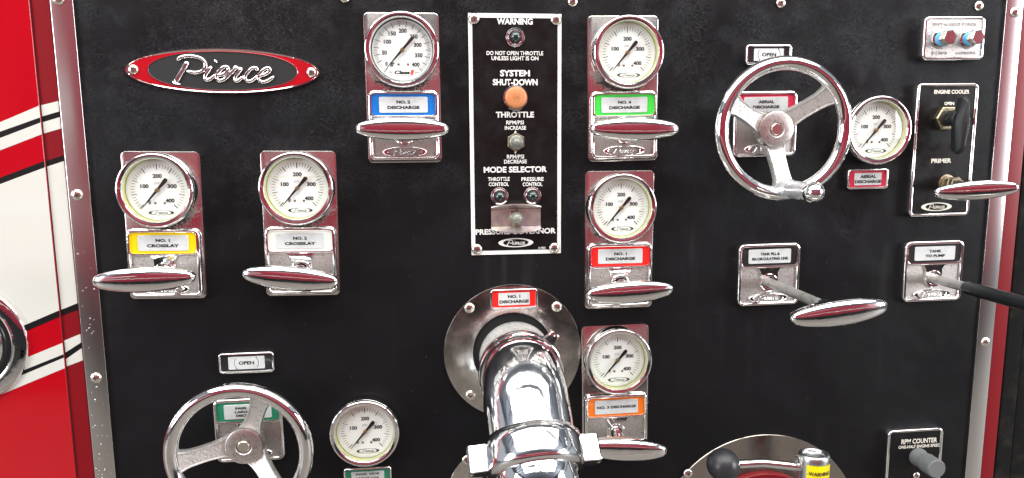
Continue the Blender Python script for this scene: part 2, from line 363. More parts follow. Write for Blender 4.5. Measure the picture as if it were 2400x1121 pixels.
# ------------------------------------------------------------------ the truck side the controls are mounted on
YB, YT = -.75, .42
def vslab(bm, x0, x1, h0, h1, rl=0., rr_=0., y0=YB, y1=YT):
    pts = [(x0, h0)]
    if rl: pts += [(x0 + rl - rl * math.cos(a), h1 - rl + rl * math.sin(a)) for a in [PI / 2 * i / 5 for i in range(6)]]
    else: pts.append((x0, h1))
    if rr_: pts += [(x1 - rr_ + rr_ * math.sin(a), h1 - rr_ + rr_ * math.cos(a)) for a in [PI / 2 * i / 5 for i in range(6)]]
    else: pts.append((x1, h1))
    pts.append((x1, h0))
    A = [bm.verts.new((x, y0, h)) for x, h in pts]; B = [bm.verts.new((x, y1, h)) for x, h in pts]; n = len(pts)
    for i in range(n): bm.faces.new((A[i], A[(i + 1) % n], B[(i + 1) % n], B[i]))
    bm.faces.new(A[::-1]); bm.faces.new(B)
pn = thing('pump_panel', 'black leather-grained vinyl pump panel carrying all the gauges and handles', 'panel', 0, 0)
def pan(bm): vslab(bm, -.462, .672, -.004, 0)
part('panel_sheet', pan, 'leather', pn)
for (x, y) in ((0.10703, 0.22355), (0.36491, 0.22526), (0.62532, 0.22484), (-0.15812, 0.22496)): screw(pn, x, y, 0)
# left trim
t = thing('trim_strip', 'brushed steel trim strip with water drops down the left edge of the black panel', 'trim', 0, 0, group='steel trim strips beside the panel')
part('strip', lambda bm: vslab(bm, -.4772, -.4529, -.006, .0028, .0012, .0006), 'trim', t)
for (x, y) in ((-0.46792, 0.21852), (-0.46686, 0.00269), (-0.46486, -0.21483)): screw(t, x, y, .0028, .0064)
def drops(bm):
    rnd = random.Random(3)
    for i in range(60):
        y = -.045 - .33 * rnd.random() ** .8; x = rnd.uniform(-.476, -.4575); r = rnd.choice([.0003, .0004, .0005, .0006, .0008])
        if rnd.random() < .3: r *= 1.3
        lathe(bm, [(r, 0), (r * .85, r * .18), (r * .45, r * .30), (0, r * .33)], 8, x, y)
        for v in bm.verts[-32:] if False else []: pass
part('water_drop', drops, 'drop', t, loc=(0, 0, .0028), kind='stuff', angle=0)
t = thing('trim_strip', 'brushed steel trim strip down the right edge of the black panel beside the red strip', 'trim', 0, 0, group='steel trim strips beside the panel')
part('strip', lambda bm: vslab(bm, .6607, .6841, -.006, .0028, .0006, .0012), 'trim', t)
for (x, y) in ((0.67288, 0.21706), (0.67298, -0.21224)): screw(t, x, y, .0028, .0064)
# right red strip and dark gap
t = thing('body_panel', 'narrow red body strip, shade in its colour, to the right of the right trim', 'body panel', 0, 0)
part('painted_sheet', lambda bm: vslab(bm, .6850, .7075, -.02, -.001, 0, .003), 'redshaded', t)
t = thing('door_seal', 'black weathered rubber seal at the far right edge beyond the red strip', 'seal', 0, 0)
part('seal_body', lambda bm: (vslab(bm, .709, .735, -.03, -.004, .004, .004), vslab(bm, .737, .95, -.03, -.010, .004, 0)), 'sealrubber', t)
# left body: jamb and door with stripes
jm = thing('door_jamb', 'red door jamb, shade in its colour, with white and black stripes between door and trim', 'body panel', 0, 0)
part('painted_sheet', lambda bm: vslab(bm, -.4974, -.4786, -.03, .0006), 'redshaded', jm)
dr = thing('body_door', 'glossy red door with cream band and white and black pinstripes at far left', 'door', 0, 0)
part('door_skin', lambda bm: vslab(bm, -1.05, -.4984, -.03, .0030, 0, .0012), 'redpaint', dr)
part('door_gap', lambda bm: vslab(bm, -.4983, -.4975, -.02, .0012), 'void', dr)
def stripe(par, name, m, q, z):
    part(name, lambda bm: prism(bm, q, z, z + .0003), m, par)
DS = [[(-0.62000, 0.04690), (-0.49860, 0.09005), (-0.49860, 0.10293), (-0.62000, 0.05155)], [(-0.62000, 0.03798), (-0.49860, 0.08443), (-0.49860, 0.09005), (-0.62000, 0.04690)], [(-0.62000, 0.02448), (-0.49860, 0.07140), (-0.49860, 0.08443), (-0.62000, 0.03798)], [(-0.62000, -0.01066), (-0.49860, 0.03434), (-0.49860, 0.04152), (-0.62000, -0.00410)],
      [(-0.62000, -0.18200), (-0.49860, -0.13165), (-0.49860, 0.03434), (-0.62000, -0.01066)], [(-0.62000, -0.19001), (-0.49860, -0.13920), (-0.49860, -0.13165), (-0.62000, -0.18200)], [(-0.62000, -0.23112), (-0.49860, -0.18448), (-0.49860, -0.17085), (-0.62000, -0.21874)], [(-0.62000, -0.23742), (-0.49860, -0.18869), (-0.49860, -0.18448), (-0.62000, -0.23112)], [(-0.62000, -0.24971), (-0.49860, -0.20140), (-0.49860, -0.18869), (-0.62000, -0.23742)]]
for nm, m, q in zip(('white_stripe', 'black_stripe', 'white_stripe', 'black_stripe', 'cream_band', 'black_stripe', 'white_stripe', 'black_stripe', 'white_stripe'),
                    ('creampaint', 'blackstripe', 'creampaint', 'blackstripe', 'creampaint', 'blackstripe', 'creampaint', 'blackstripe', 'creampaint'), DS):
    stripe(dr, nm, m, q, .0030)
JS = [[(-0.49730, 0.09134), (-0.47880, 0.09679), (-0.47880, 0.10829), (-0.49730, 0.10361)], [(-0.49730, 0.08479), (-0.47880, 0.09054), (-0.47880, 0.09679), (-0.49730, 0.09134)], [(-0.49730, 0.07234), (-0.47880, 0.07770), (-0.47880, 0.09054), (-0.49730, 0.08479)], [(-0.49730, 0.03511), (-0.47880, 0.04123), (-0.47880, 0.04777), (-0.49730, 0.04165)],
      [(-0.49730, -0.13149), (-0.47880, -0.12414), (-0.47880, 0.04123), (-0.49730, 0.03511)], [(-0.49730, -0.13879), (-0.47880, -0.13192), (-0.47880, -0.12414), (-0.49730, -0.13149)], [(-0.49730, -0.18306), (-0.47880, -0.17152), (-0.47880, -0.16117), (-0.49730, -0.16869)], [(-0.49730, -0.19098), (-0.47880, -0.17853), (-0.47880, -0.17152), (-0.49730, -0.18306)], [(-0.49730, -0.20005), (-0.47880, -0.19325), (-0.47880, -0.17853), (-0.49730, -0.19098)]]
for nm, m, q in zip(('white_stripe', 'black_stripe', 'white_stripe', 'black_stripe', 'cream_band', 'black_stripe', 'white_stripe', 'black_stripe', 'white_stripe'),
                    ('creampaint', 'blackstripe', 'creampaint', 'blackstripe', 'creampaint', 'blackstripe', 'creampaint', 'blackstripe', 'creampaint'), JS):
    stripe(jm, nm, m, q, .0006)
# chrome ring at the far left
X, Y = (-0.60667, -0.16800)
rg = thing('chrome_port', 'round polished chrome ring around a dark recess, cut off by the left edge', 'port', X, Y, .0033)
part('outer_ring', lambda bm: lathe(bm, [(.0716, 0), (.0716, .002), (.0708, .0034), (.0695, .0038), (.0575, .0034), (.0560, .0044), (.0545, .0040), (.0535, .0002)], 72, cap1=False), 'chrome', rg)
part('recess_bowl', lambda bm: lathe(bm, [(.0540, .0006), (.050, .001), (.048, .0012), (.041, .0012)], 64), 'blackplastic', rg)
part('inner_lip', lambda bm: lathe(bm, [(.0475, .001), (.0465, .007), (.044, .009), (.040, .007), (.039, .002)], 64), 'chrome_old', rg)

# ------------------------------------------------------------------ maker's badge
bx, by = -.2966, .1415
bd = thing('oval_badge', 'large oval red and black badge with chrome Pierce script on upper left of panel'.replace(' Pierce', ''), 'badge', bx, by, 0, -.011)
BA, BB = .1068, .0252
part('badge_plate', lambda bm: loft(bm, [[(x, y, z) for x, y in ell(BA - i, BB - i, 96)] for i, z in ((0, 0), (0, .0034), (.0006, .0042), (.0014, .0042), (.0020, .0036))], False, True), 'chrome', bd, angle=50)
def crescents(bm): ringflat(bm, ell(BA - .0026, BB - .0026, 96), ell(.0822, .0212, 96, p=.93), .00385)
part('red_enamel', crescents, 'enamel', bd)
part('inner_rim', lambda bm: loft(bm, [[(x, y, z) for x, y in ell(.0822 - i, .0217 - i, 96, p=.93)] for i, z in ((-.0006, .0038), (-.0002, .0047), (.0006, .0047), (.0010, .0038))]), 'chrome', bd)
part('black_field', lambda bm: flat(bm, ell(.0813, .0208, 96, p=.93), .0040), 'badgeblack', bd)
part('script_lettering', lambda bm: script(bm, -.0003, .0, .1145, .0040, .0027, 1.15), 'chrome', bd, angle=50)
screw(bd, -.0978, .0003, .0038, .0056); screw(bd, .0981, .0, .0038, .0056)

# ------------------------------------------------------------------ pressure gauges
DZ = .0118
def marks(bm, r0, r1, a, wd):
    c, s = math.cos(a), math.sin(a)
    flat(bm, [(c * r0 + s * wd, s * r0 - c * wd), (c * r1 + s * wd, s * r1 - c * wd), (c * r1 - s * wd, s * r1 + c * wd), (c * r0 - s * wd, s * r0 + c * wd)], DZ + .0002)
def seg(bm, r, a0, a1, wd, z, n=24, cx=0, cy=0):
    A = [(cx + (r + wd) * math.cos(a0 + (a1 - a0) * i / n), cy + (r + wd) * math.sin(a0 + (a1 - a0) * i / n)) for i in range(n + 1)]
    B = [(cx + (r - wd) * math.cos(a0 + (a1 - a0) * i / n), cy + (r - wd) * math.sin(a0 + (a1 - a0) * i / n)) for i in range(n + 1)]
    va = [bm.verts.new((x, y, z)) for x, y in A]; vb = [bm.verts.new((x, y, z)) for x, y in B]
    for i in range(n): bm.faces.new((va[i], va[i + 1], vb[i + 1], vb[i]))
def gauge(label, x, y, h, rz, style='liquid', level=None, group='round pressure gauges on the panel'):
    g = thing('pressure_gauge', label, 'gauge', x, y, h, rz, group)
    part('case', lambda bm: lathe(bm, [(.0395, 0), (.0412, .0012), (.0421, .0040), (.0422, .0100), (.0420, .0165), (.0414, .0172), (.0412, .018)], 72, cap1=False), 'chrome_old', g, 'gcase')
    part('bezel', lambda bm: lathe(bm, [(.0412, .0168), (.0421, .0174), (.0424, .0190), (.0422, .0208), (.0415, .0222), (.0404, .0228), (.0392, .0229), (.0372, .0221), (.0363, .0219), (.0357, .0212), (.0355, .0203)], 96, cap1=False), 'chrome', g, 'gbezel')
    liq = style == 'liquid'
    part('sleeve', lambda bm: lathe(bm, [(.0359, .0205), (.0357, .0165), (.0352, DZ - .0006)], 72, cap1=False), 'sleeve' if liq else 'dial', g, 'gsl' + style)
    part('seal_ring', lambda bm: lathe(bm, [(.03585, .0150), (.0350, .0146), (.0348, .0139), (.0353, .0134)], 72, cap1=False) if liq else lathe(bm, [(.0357, .0150), (.0349, .0146), (.0342, .0124), (.0344, .0120)], 72, cap1=False), 'gasket' if liq else 'blackring', g, 'gsr' + style)
    if liq: part('seal_line', lambda bm: lathe(bm, [(.0350, .0131), (.0346, .0128), (.0345, .0125), (.0349, .0123)], 72, cap1=False), 'olive', g, 'gol')
    d = part('dial', lambda bm: lathe(bm, [(.0358, DZ - .001), (.0356, DZ)], 72), 'dial', g, 'gdial')
    def scale(bm):
        if liq:
            for i in range(41):
                a = math.radians(225 - 6.75 * i); M5 = i % 5 == 0
                marks(bm, .0232 if M5 else .0252, .0294, a, (.00046 if i in (15, 20, 25, 40, 0) else .00032) if M5 else .00021)
        else:
            for i in range(81):
                a = math.radians(206.5 - 253.5 / 80 * i); M5 = i % 5 == 0
                marks(bm, .0262 if M5 else .0282, .0325, a, .00038 if M5 else .00017)
            for i in range(1, 7): marks(bm, .0265 if i == 6 else .0285, .0325, math.radians(206.5 + 3.8 * i), .00036 if i == 6 else .00012)
    part('scale_marks', scale, 'ink', d, 'gscale' + style, angle=0)
    def nums(bm):
        z = DZ + .0002
        if liq:
            for s_, a, b, w_ in (('200', .0002, .0160, .0101), ('100', -.0142, .0045, .0090), ('300', .0157, .0045, .0101), ('400', .0126, -.0119, .0100), ('0', -.0098, -.0137, .0027)):
                text(bm, s_, a, b, w_, .0048, z, .045)
        else:
            for s_, a, b, w_ in (('0', -.0183, -.0153, .0026), ('50', -.0202, -.0028, .0058), ('100', -.0164, .0093, .0085), ('150', -.0108, .0184, .0085), ('200', .0010, .0216, .0090),
                                 ('250', .0134, .0153, .0088), ('300', .0176, .0060, .0088), ('350', .0184, -.0056, .0088), ('400', .0147, -.0160, .0090), ('30"', -.0120, -.0160, .0048)):
                text(bm, s_, a, b, w_, .0049, z, .04)
            text(bm, 'VAC', -.0137, -.0247, .0040, .0025, z, .0); text(bm, 'psi', .0160, -.0249, .0042, .0028, z, .0)
            text(bm, 'Class', -.0008, -.0248, .0178, .0042, z, .05, shear=.25)
            flat(bm, [(-.0100, -.0283), (.0105, -.0283), (.0105, -.0286), (-.0100, -.0286)], z)
    part('numerals', nums, 'ink', d, 'gnum' + style, angle=0)
    def small(bm):
        z = DZ + .0002
        if liq: text(bm, 'psi', -.0006, .0078, .0052, .0036, z, -.008); text(bm, 'CL. 1.6  USA', .0022, -.0322, .0072, .0008, z, 0)
        else: text(bm, 'OCALA, FLORIDA', .0010, -.0300, .0145, .0012, z, 0); text(bm, '# 000175 R', .0010, -.0320, .008, .0011, z, 0)
    if liq: part('unit_mark', lambda bm: text(bm, 'psi', -.0006, .0078, .0052, .0036, DZ + .0002, -.005), 'greyink', d, 'gpsi', angle=0)
    else:
        part('maker_line', lambda bm: text(bm, 'OCALA, FLORIDA', .0010, -.0300, .0145, .0012, DZ + .0002, 0), 'greyink', d, 'gpsi2', angle=0)
        part('red_numeral', lambda bm: text(bm, '1', .0106, -.0247, .0032, .0056, DZ + .00025, .05, shear=.25), 'rprint', d, 'gone', angle=0)
    if liq:
        def lg(bm):
            ringflat(bm, ell(.0140, .0030, 40, .0022, -.0258), ell(.0136, .0027, 40, .0022, -.0258), DZ + .0002)
            for sg in (-1, 1):
                A = [(.0022 + sg * .0140 * math.cos(u), -.0258 + .0028 * math.sin(u)) for u in [-.9 + 1.8 * i / 10 for i in range(11)]]
                B = [(.0022 + sg * .0108 * math.cos(u), -.0258 + .0029 * math.sin(u)) for u in [.9 - 1.8 * i / 10 for i in range(11)]]
                flat(bm, A + B, DZ + .00022)
            script(bm, .0022, -.0258, .0150, DZ + .00025, 0, .75)
        part('oval_logo', lg, 'ink', d, 'glogo', angle=0)
    for q in ((-.0036, -.0147), (.0066, -.0147)) if liq else ((-.0046, -.0158), (.0060, -.0158)):
        part('dial_screw', lambda bm: lathe(bm, [(.0014, 0), (.0013, .0005), (.0006, .0007), (.0005, .0004)], 14), 'brass', d, 'gds', (q[0], q[1], DZ + .0001))
    def ndl(bm):
        tl = .0152 if liq else .0178; wt = .0023 if liq else .0017
        pts = [(-.0285, .00018), (-.0135, .0009), (-.004, .0013), (0, .0017), (.004, .0014), (tl - .001, wt)]
        pts += [(tl + wt * .9 * math.sin(a), wt * math.cos(a)) for a in (.5, 1.0, 1.57, 2.1, 2.6)]
        pts += [(x_, -y_) for x_, y_ in [(tl - .001, wt), (.004, .0014), (0, .0017), (-.004, .0013), (-.0135, .0009), (-.0285, .00018)]]
        prism(bm, pts, .0024, .0031)
    nd = part('pointer', ndl, 'needle', g, 'gndl' + style, (0, 0, DZ), math.radians(49.5 if liq else 48.2))
    part('pointer_hub', lambda bm: lathe(bm, [(.0024, .001), (.0024, .0036), (.0020, .0041), (.0008, .0042), (.0006, .0038)], 20), 'brass', nd, 'ghub')
    if level is not None:
        hw = math.sqrt(.0352 ** 2 - level ** 2)
        part('liquid_line', lambda bm: tube(bm, [(-hw, level, DZ + .0062), (-hw * .93, level - .0007, DZ + .0052), (0, level - .0008, DZ + .0050), (hw * .93, level - .0007, DZ + .0052), (hw, level, DZ + .0062)], .00017, 5), 'meniscus', g)
    part('window', lambda bm: lathe(bm, [(.0362, .0185), (.0360, .0186)], 64), 'glass', g, 'gwin')
    return g
g1 = gauge('round liquid-filled pressure gauge above the yellow crosslay plate', -.3725, .0078, .006, -.012, level=-.0262)
gauge('round pressure gauge above the white crosslay plate, liquid line crossing its numeral 200', -.2178, .0080, .006, -.010, level=.0140)
gauge('round red-rimmed gauge with finer 50 step scale above the blue discharge plate', -.0935, .1640, .006, .0, 'dry')
gauge('round pressure gauge above the green discharge plate', .1692, .1626, .006, .0, level=-.0262)
gauge('round pressure gauge above the red discharge plate, liquid line across its middle', .1645, -.0210, .006, .0, level=.0022)
dup(g1, .1628, -.2124, .006, .0, 'round pressure gauge above the orange discharge plate beside the chrome elbow')
gauge('round pressure gauge right of the upper handwheel, above the pink plate', .4895, .0707, .001, .0, level=-.0262)
dup(g1, -.1517, -.2925, .001, .0, 'round pressure gauge at the bottom right of the lower handwheel')

# ------------------------------------------------------------------ cast name plates
CW, CH = .0825, .0814
def casting_frame(bm):
    rrl(bm, CW, CH, .0085, [(0, 0), (0, .0048), (.0007, .0066), (.0018, .0076), (.0032, .0078), (.0042, .0072), (.0049, .0050)], False, False, n=7)
def label_frame(bm):
    loft(bm, [[(x, y, z) for x, y in rr(a, b, r, 6, 0, .0239)] for a, b, r, z in ((.0795, .0315, .006, .0050), (.0790, .0308, .006, .0066), (.0775, .0290, .0055, .0076), (.0755, .0268, .005, .0080), (.0738, .0247, .0042, .0076), (.0732, .0239, .0040, .0060))])
def tongue(bm):
    pts = [(-.030, .0105), (-.0155, .0075), (-.0125, .0030)] + [(.0125 * math.cos(a), -.0098 + .0125 * math.sin(a)) for a in [PI + PI * i / 14 for i in range(15)]] + [(.0125, .0030), (.0155, .0075), (.030, .0105)]
    prism(bm, pts, .0048, .0072, .0012)
def oval_raised(bm):
    loft(bm, [[(x, y, z) for x, y in ell(.0262 - i, .0066 - i, 48, 0, -.0305)] for i, z in ((0, .0050), (.0003, .0066), (.0010, .0070), (.0016, .0066))])
    loft(bm, [[(x, y, z) for x, y in ell(.0200 - i, .0060 - i * .8, 48, 0, -.0305)] for i, z in ((-.0006, .0064), (.0002, .0071), (.0008, .0064))])
    ringflat(bm, ell(.0255, .0060, 48, 0, -.0305), ell(.0200, .0056, 48, 0, -.0305), .0062)
def name_plate(label, x, y, rz, color, lines, backing=True, rod=True, worn=False, group='cast chrome name plates'):
    h = 0.
    t = thing('name_plate', label, 'control plate', x, y, 0, rz, group)
    if backing:
        part('backing_plate', lambda bm: rrl(bm, .0866, .1725, .006, [(0, 0), (0, .0048), (.0004, .0057), (.0012, .0060)], False, True, n=6), 'plate', t, 'bplate', (0, .0428, 0)); h = .0060
    c = part('casting', casting_frame, 'chrome_old' if worn else 'chrome', t, 'cfr' + str(worn), (0, 0, h), angle=50)
    part('pebbled_floor', lambda bm: flat(bm, rr(.0735, .0725, .0055, 5), .0052), 'pebble', c, 'cfl')
    part('label_frame', label_frame, 'chrome_old' if worn else 'chrome', c, 'clf' + str(worn), angle=50)
    part('rod_boss', tongue, 'chrome_old' if worn else 'chrome', c, 'ctg' + str(worn))
    part('collar', lambda bm: (lathe(bm, [(.0112, .0071), (.0106, .0080), (.0080, .0082), (.0074, .0080), (.0072, .0074)], 32, 0, -.0098, cap1=False)), 'chrome', c, 'ccol')
    part('rod_hole', lambda bm: lathe(bm, [(.0074, .0073), (.0074, .00745)], 28, 0, -.0098), 'void', c, 'chole')
    part('oval_emblem', oval_raised, 'chrome', c, 'cov', angle=50)
    part('script_lettering', lambda bm: script(bm, 0, -.0305, .0290, .0054, .0012), 'chrome', c, 'cscr', angle=50)
    lb = part('colour_label', lambda bm: rrl(bm, .0734, .0241, .0040, [(0, .0052), (0, .0060)], cy=.0239), color, t, 'lab' + color, (0, 0, h))
    ins = part('silver_insert', lambda bm: rrl(bm, .0558, .0182, .0016, [(0, .0058), (0, .0070), (.0003, .0073)], cy=.0239), 'insert', lb, 'cins')
    def tx(bm):
        k = len(lines)
        for i, (s_, w_) in enumerate(lines):
            hh = .0037 if k < 3 else .0031
            text(bm, s_, 0, .0239 + ((k - 1) / 2 - i) * (.0062 if k < 3 else .0046), w_, hh, .00745, .048)
    part('lettering', tx, 'print', lb, angle=0)
    return t
name_plate('name plate with bright yellow label below the leftmost gauge', -.3736, -.0775, -.016, 'yellow', [('NO. 1', .0158), ('CROSSLAY', .0355)])
name_plate('name plate with white label, second crosslay control from the left', -.2190, -.0782, -.011, 'white', [('NO. 2', .0158), ('CROSSLAY', .0355)])
name_plate('name plate with blue label reading NO. 2 DISCHARGE at top centre', -.0941, .0790, .002, 'blue', [('NO. 2', .0158), ('DISCHARGE', .0370)])
name_plate('name plate with bright green label reading NO. 4 DISCHARGE', .1688, .0784, .016, 'green', [('NO. 4', .0158), ('DISCHARGE', .0375)])
name_plate('name plate with red label reading NO. 1 DISCHARGE in the right gauge column', .1662, -.1055, .002, 'red', [('NO. 1', .0158), ('DISCHARGE', .0370)])
name_plate('name plate with orange label beside the chrome elbow', .1642, -.2998, .012, 'orange', [('NO. 3 DISCHARGE', .0505)], worn=True)
name_plate('name plate with pink label behind the upper handwheel', .3488, .0791, .014, 'crimson', [('AERIAL', .0205), ('DISCHARGE', .0340)], False)
name_plate('name plate with dark green label behind the lower handwheel', -.2919, -.2870, .008, 'teal', [('PASS. SIDE', .0285), ('LARGE DIA.', .0300), ('DISCHARGE', .0280)], False, worn=True)
name_plate('square name plate with scratched black label for tank fill and recirculating line', .3624, -.1111, .010, 'black', [('TANK FILL &', .0255), ('RE-CIRCULATING LINE', .0475)], False)
name_plate('square name plate with clean black label TANK TO PUMP near the right trim', .5874, -.1125, .010, 'black', [('TANK', .0170), ('TO PUMP', .0275)], False)

# ------------------------------------------------------------------ pull handles
def grip_mesh(bm):
    L_ = .0530; K = 30; R = []; n = 28
    for i in range(K + 1):
        u = -1 + 2 * i / K; t_ = math.sin(u * PI / 2 * .999); x = t_ * L_
        a = max(0, 1 - abs(t_) ** 2.15); e = max(0, 1 - abs(t_) ** 26) ** .5
        hy = (.0046 + .0094 * a ** .80) * e + 1e-5; hz = (.0050 + .0062 * a ** .8) * e + 1e-5
        ring = []
        for j in range(n):
            ph = 2 * PI * j / n; c, s = math.cos(ph), math.sin(ph)
            z = math.copysign(abs(s) ** .62, s) * hz; y = math.copysign(abs(c) ** .72, c) * hy * (1 if s > 0 else .92)
            ring.append((x, y, z))
        R.append(ring)
    loft(bm, R, True, True)
def pull_handle(label, hole, gp, gh, rot, h0=.013, rr0=.0058, dark=False, name='pull_control', yaw=0.):
    """rod from its hole out to the grip centre gp at height gh (front face), grip turned by rot"""
    t = thing(name, label, 'pull handle', hole[0], hole[1], h0, 0, 'chrome T shaped pull handles')
    v = Vector((gp[0] - hole[0], gp[1] - hole[1], gh - .010 - h0))
    L_ = v.length
    part('rod', lambda bm: tube(bm, [(0, 0, 0), v * .5, v], rr0, 20), 'blackplastic' if dark else ('rod' if L_ > .08 else 'chrome_old'), t)
    if L_ > .03 and not dark:
        e = v.normalized()
        part('socket', lambda bm: tube(bm, [v - e * min(.030, L_ * .7), v - e * .004, v], [.0074, .0084, .0088], 20), 'blackplastic' if L_ > .1 else 'chrome', t)
    part('grip', grip_mesh, 'chrome', t, 'grip', angle=70, mtx=Matrix.Translation(v) @ Matrix.Rotation(rot, 4, 'Z') @ Matrix.Rotation(yaw, 4, 'Y'))
    return t
pull_handle('chrome pull handle in front of the yellow labelled plate, overlapping the left trim', (-.3730, -.0862), (-.3742, -.0852), .077, .022)
pull_handle('chrome pull handle in front of the white labelled plate, drooping to the right', (-.2190, -.0875), (-.2233, -.0910), .060, -.115)
pull_handle('chrome pull handle tight below the blue labelled plate', (-.0941, .0720), (-.0952, .0749), .040, -.012)
pull_handle('chrome pull handle tight below the bright green labelled plate', (.1700, .0700), (.1742, .0733), .048, -.012)
pull_handle('chrome pull handle below the red labelled plate in the right gauge column', (.1665, -.1150), (.1683, -.1183), .060, .045)
pull_handle('chrome pull handle below the orange label, partly behind the coupling lug', (.1642, -.3080), (.1590, -.3055), .080, -.095)
pull_handle('long-rod chrome pull handle drawn far out of the tank fill plate', (.3600, -.1200), (.3597, -.1198), .180, .105, h0=.007)
t = thing('pull_rod', 'long steel pull rod running out past the right edge from the tank to pump plate', 'pull rod', .5862, -.1215, .007)
part('rod', lambda bm: tube(bm, [(0, 0, 0), (0, 0, .1), (0, 0, .26)], .0062, 20), 'rod', t)
part('socket', lambda bm: tube(bm, [(0, 0, .058), (0, 0, .062), (0, 0, .26)], [.0066, .0080, .0082], 20), 'blackplastic', t)
part('grip', grip_mesh, 'chrome', t, 'grip', angle=70, loc=(0, 0, .262))

# ------------------------------------------------------------------ handwheels
def wheel(label, x, y, a0, spinner=False):
    t = thing('handwheel', label, 'handwheel', x, y, .006, 0, 'three-spoked chrome handwheels')
    R_, n, k = .0765, 96, 20
    def rim(bm):
        rings = []
        for i in range(n):
            a = 2 * PI * i / n; c, s = math.cos(a), math.sin(a); ring = []
            for j in range(k):
                b = 2 * PI * j / k; rr_ = R_ + .0078 * math.cos(b) * (1.15 if math.cos(b) < 0 else 1); z = .046 + .0082 * math.sin(b)
                ring.append((c * rr_, s * rr_, z))
            rings.append(ring)
        loft(bm, rings, close=True)
    part('rim', rim, 'chrome', t, 'rim', angle=0)
    part('shaft', lambda bm: lathe(bm, [(.0175, 0), (.0170, .010), (.0150, .018)], 32), 'hub', t, 'wsh')
    hb = part('hub', lambda bm: lathe(bm, [(.0205, .012), (.0216, .014), (.0219, .027), (.0214, .0290), (.0200, .0297), (.0100, .0297), (.0090, .0290), (.0086, .0276)], 48), 'hub', t, 'whub')
    part('centre_bolt', lambda bm: lathe(bm, [(.0070, .027), (.0070, .0296), (.0062, .0302)], 28), 'screw', hb, 'wbolt')
    def spoke(bm):
        R = []
        for i in range(9):
            q = i / 8; r = .0185 + q * (.0735 - .0185); hw = .0118 - .0022 * math.sin(q * PI) + (.004 * max(0, q - .8) / .2) + .002 * max(0, .15 - q) / .15
            zc = .020 + (.046 - .020) * (q ** 1.15); th = .0050
            R.append([(r, -hw, zc - th), (r, hw, zc - th), (r, hw, zc + th * .55), (r, hw * .90, zc + th), (r, hw * .78, zc + th * .95), (r, hw * .74, zc + th * .72), (r, -hw * .74, zc + th * .72), (r, -hw * .78, zc + th * .95), (r, -hw * .90, zc + th), (r, -hw, zc + th * .55)])
        loft(bm, R, True, True)
    for i in range(3): part('spoke', spoke, 'cast', t, 'spoke', rz=math.radians(a0 + 120 * i), angle=30)
    if spinner:
        a = math.radians(a0 + 240); px, py = .0705 * math.cos(a), .0705 * math.sin(a)
        part('spinner_shaft', lambda bm: lathe(bm, [(.0125, .046), (.0118, .055), (.0096, .058), (.0092, .061), (.0104, .063), (.0104, .078), (.0094, .092), (.0084, .101)], 36, px, py), 'dullchrome', t)
        kn = part('spinner_knob', lambda bm: lathe(bm, [(.0118 * math.sin(u), .1085 - .0118 * math.cos(u)) for u in [.75 + (PI - .75) * i / 12 for i in range(13)]], 36, px, py), 'chrome', t, angle=60)
    return t
wheel('upper right chrome handwheel with a spinner knob, in front of the pink label', .3496, .0722, 35, True)
wheel('lower left chrome handwheel cut off by the bottom edge of the photo', -.2914, -.2955, 67)

# ------------------------------------------------------------------ small framed labels
def small_plate(label, x, y, w_, h_, rz, color, tx, wide=.72, name='label_plate', ht=.007, loc_h=0.):
    t = thing(name, label, 'label plate', x, y, loc_h, rz, 'small framed label plates')
    part('frame', lambda bm: rrl(bm, w_, h_, .0045, [(0, 0), (0, ht * .7), (.0006, ht * .92), (.0014, ht), (.0024, ht), (.0032, ht * .85), (.0034, ht * .6)], False, False, n=6), 'chrome', t, angle=50)
    lb = part('colour_label', lambda bm: rrl(bm, w_ - .0066, h_ - .0066, .002, [(0, ht * .5), (0, ht * .7)]), color, t)
    part('silver_insert', lambda bm: rrl(bm, (w_ - .0066) * wide, (h_ - .0066) * .80, .0010, [(0, ht * .6), (0, ht * .8), (.0002, ht * .84)]), 'insert', lb)
    part('lettering', lambda bm: tx(bm, ht * .84 + .0001), 'print', lb, angle=0)
    return t
def arcs(bm, z, s=1.):
    for sg in (-1, 1):
        seg(bm, .0075 * s, PI / 2 + sg * -PI / 2 - .72, PI / 2 + sg * -PI / 2 + .72, .00026, z, 10, sg * .0038 * s, 0)
        yy = .0050 * s * sg; xx = sg * .0094 * s
        flat(bm, [(xx - .0009, yy - sg * .0004), (xx + .0009, yy - sg * .0004), (xx, yy + sg * .0014)][::sg], z)
def tx_open(bm, z): text(bm, 'OPEN', 0, 0, .0180, .0044, z, .035); arcs(bm, z, 1.25)
def two(a, wa, b, wb, hh=.0030, dy=.0050):
    def f(bm, z): text(bm, a, 0, dy / 2, wa, hh, z, .05); text(bm, b, 0, -dy / 2, wb, hh, z, .05)
    return f
X, Y = (-0.29040, -0.20234); small_plate('small black framed label with OPEN arrows above the lower handwheel', X, Y, .0655, .0262, .006, 'black', tx_open)
X, Y = (0.34998, 0.16292); small_plate('small black framed label with OPEN arrows above the upper handwheel', X, Y, .0590, .0250, .010, 'black', tx_open)
X, Y = (0.48869, 0.00933); small_plate('small pink framed label below the gauge right of the upper handwheel', X, Y, .0555, .0262, .012, 'crimson', two('AERIAL', .0215, 'DISCHARGE', .0360, .0041, .0064), .74)
X, Y = (0.03412, -0.13255); small_plate('small red framed label on the round steel flange above the elbow', X, Y, .0590, .0262, .010, 'red', two('NO. 1', .0155, 'DISCHARGE', .0365, .0040, .0064), .74, loc_h=.0032)
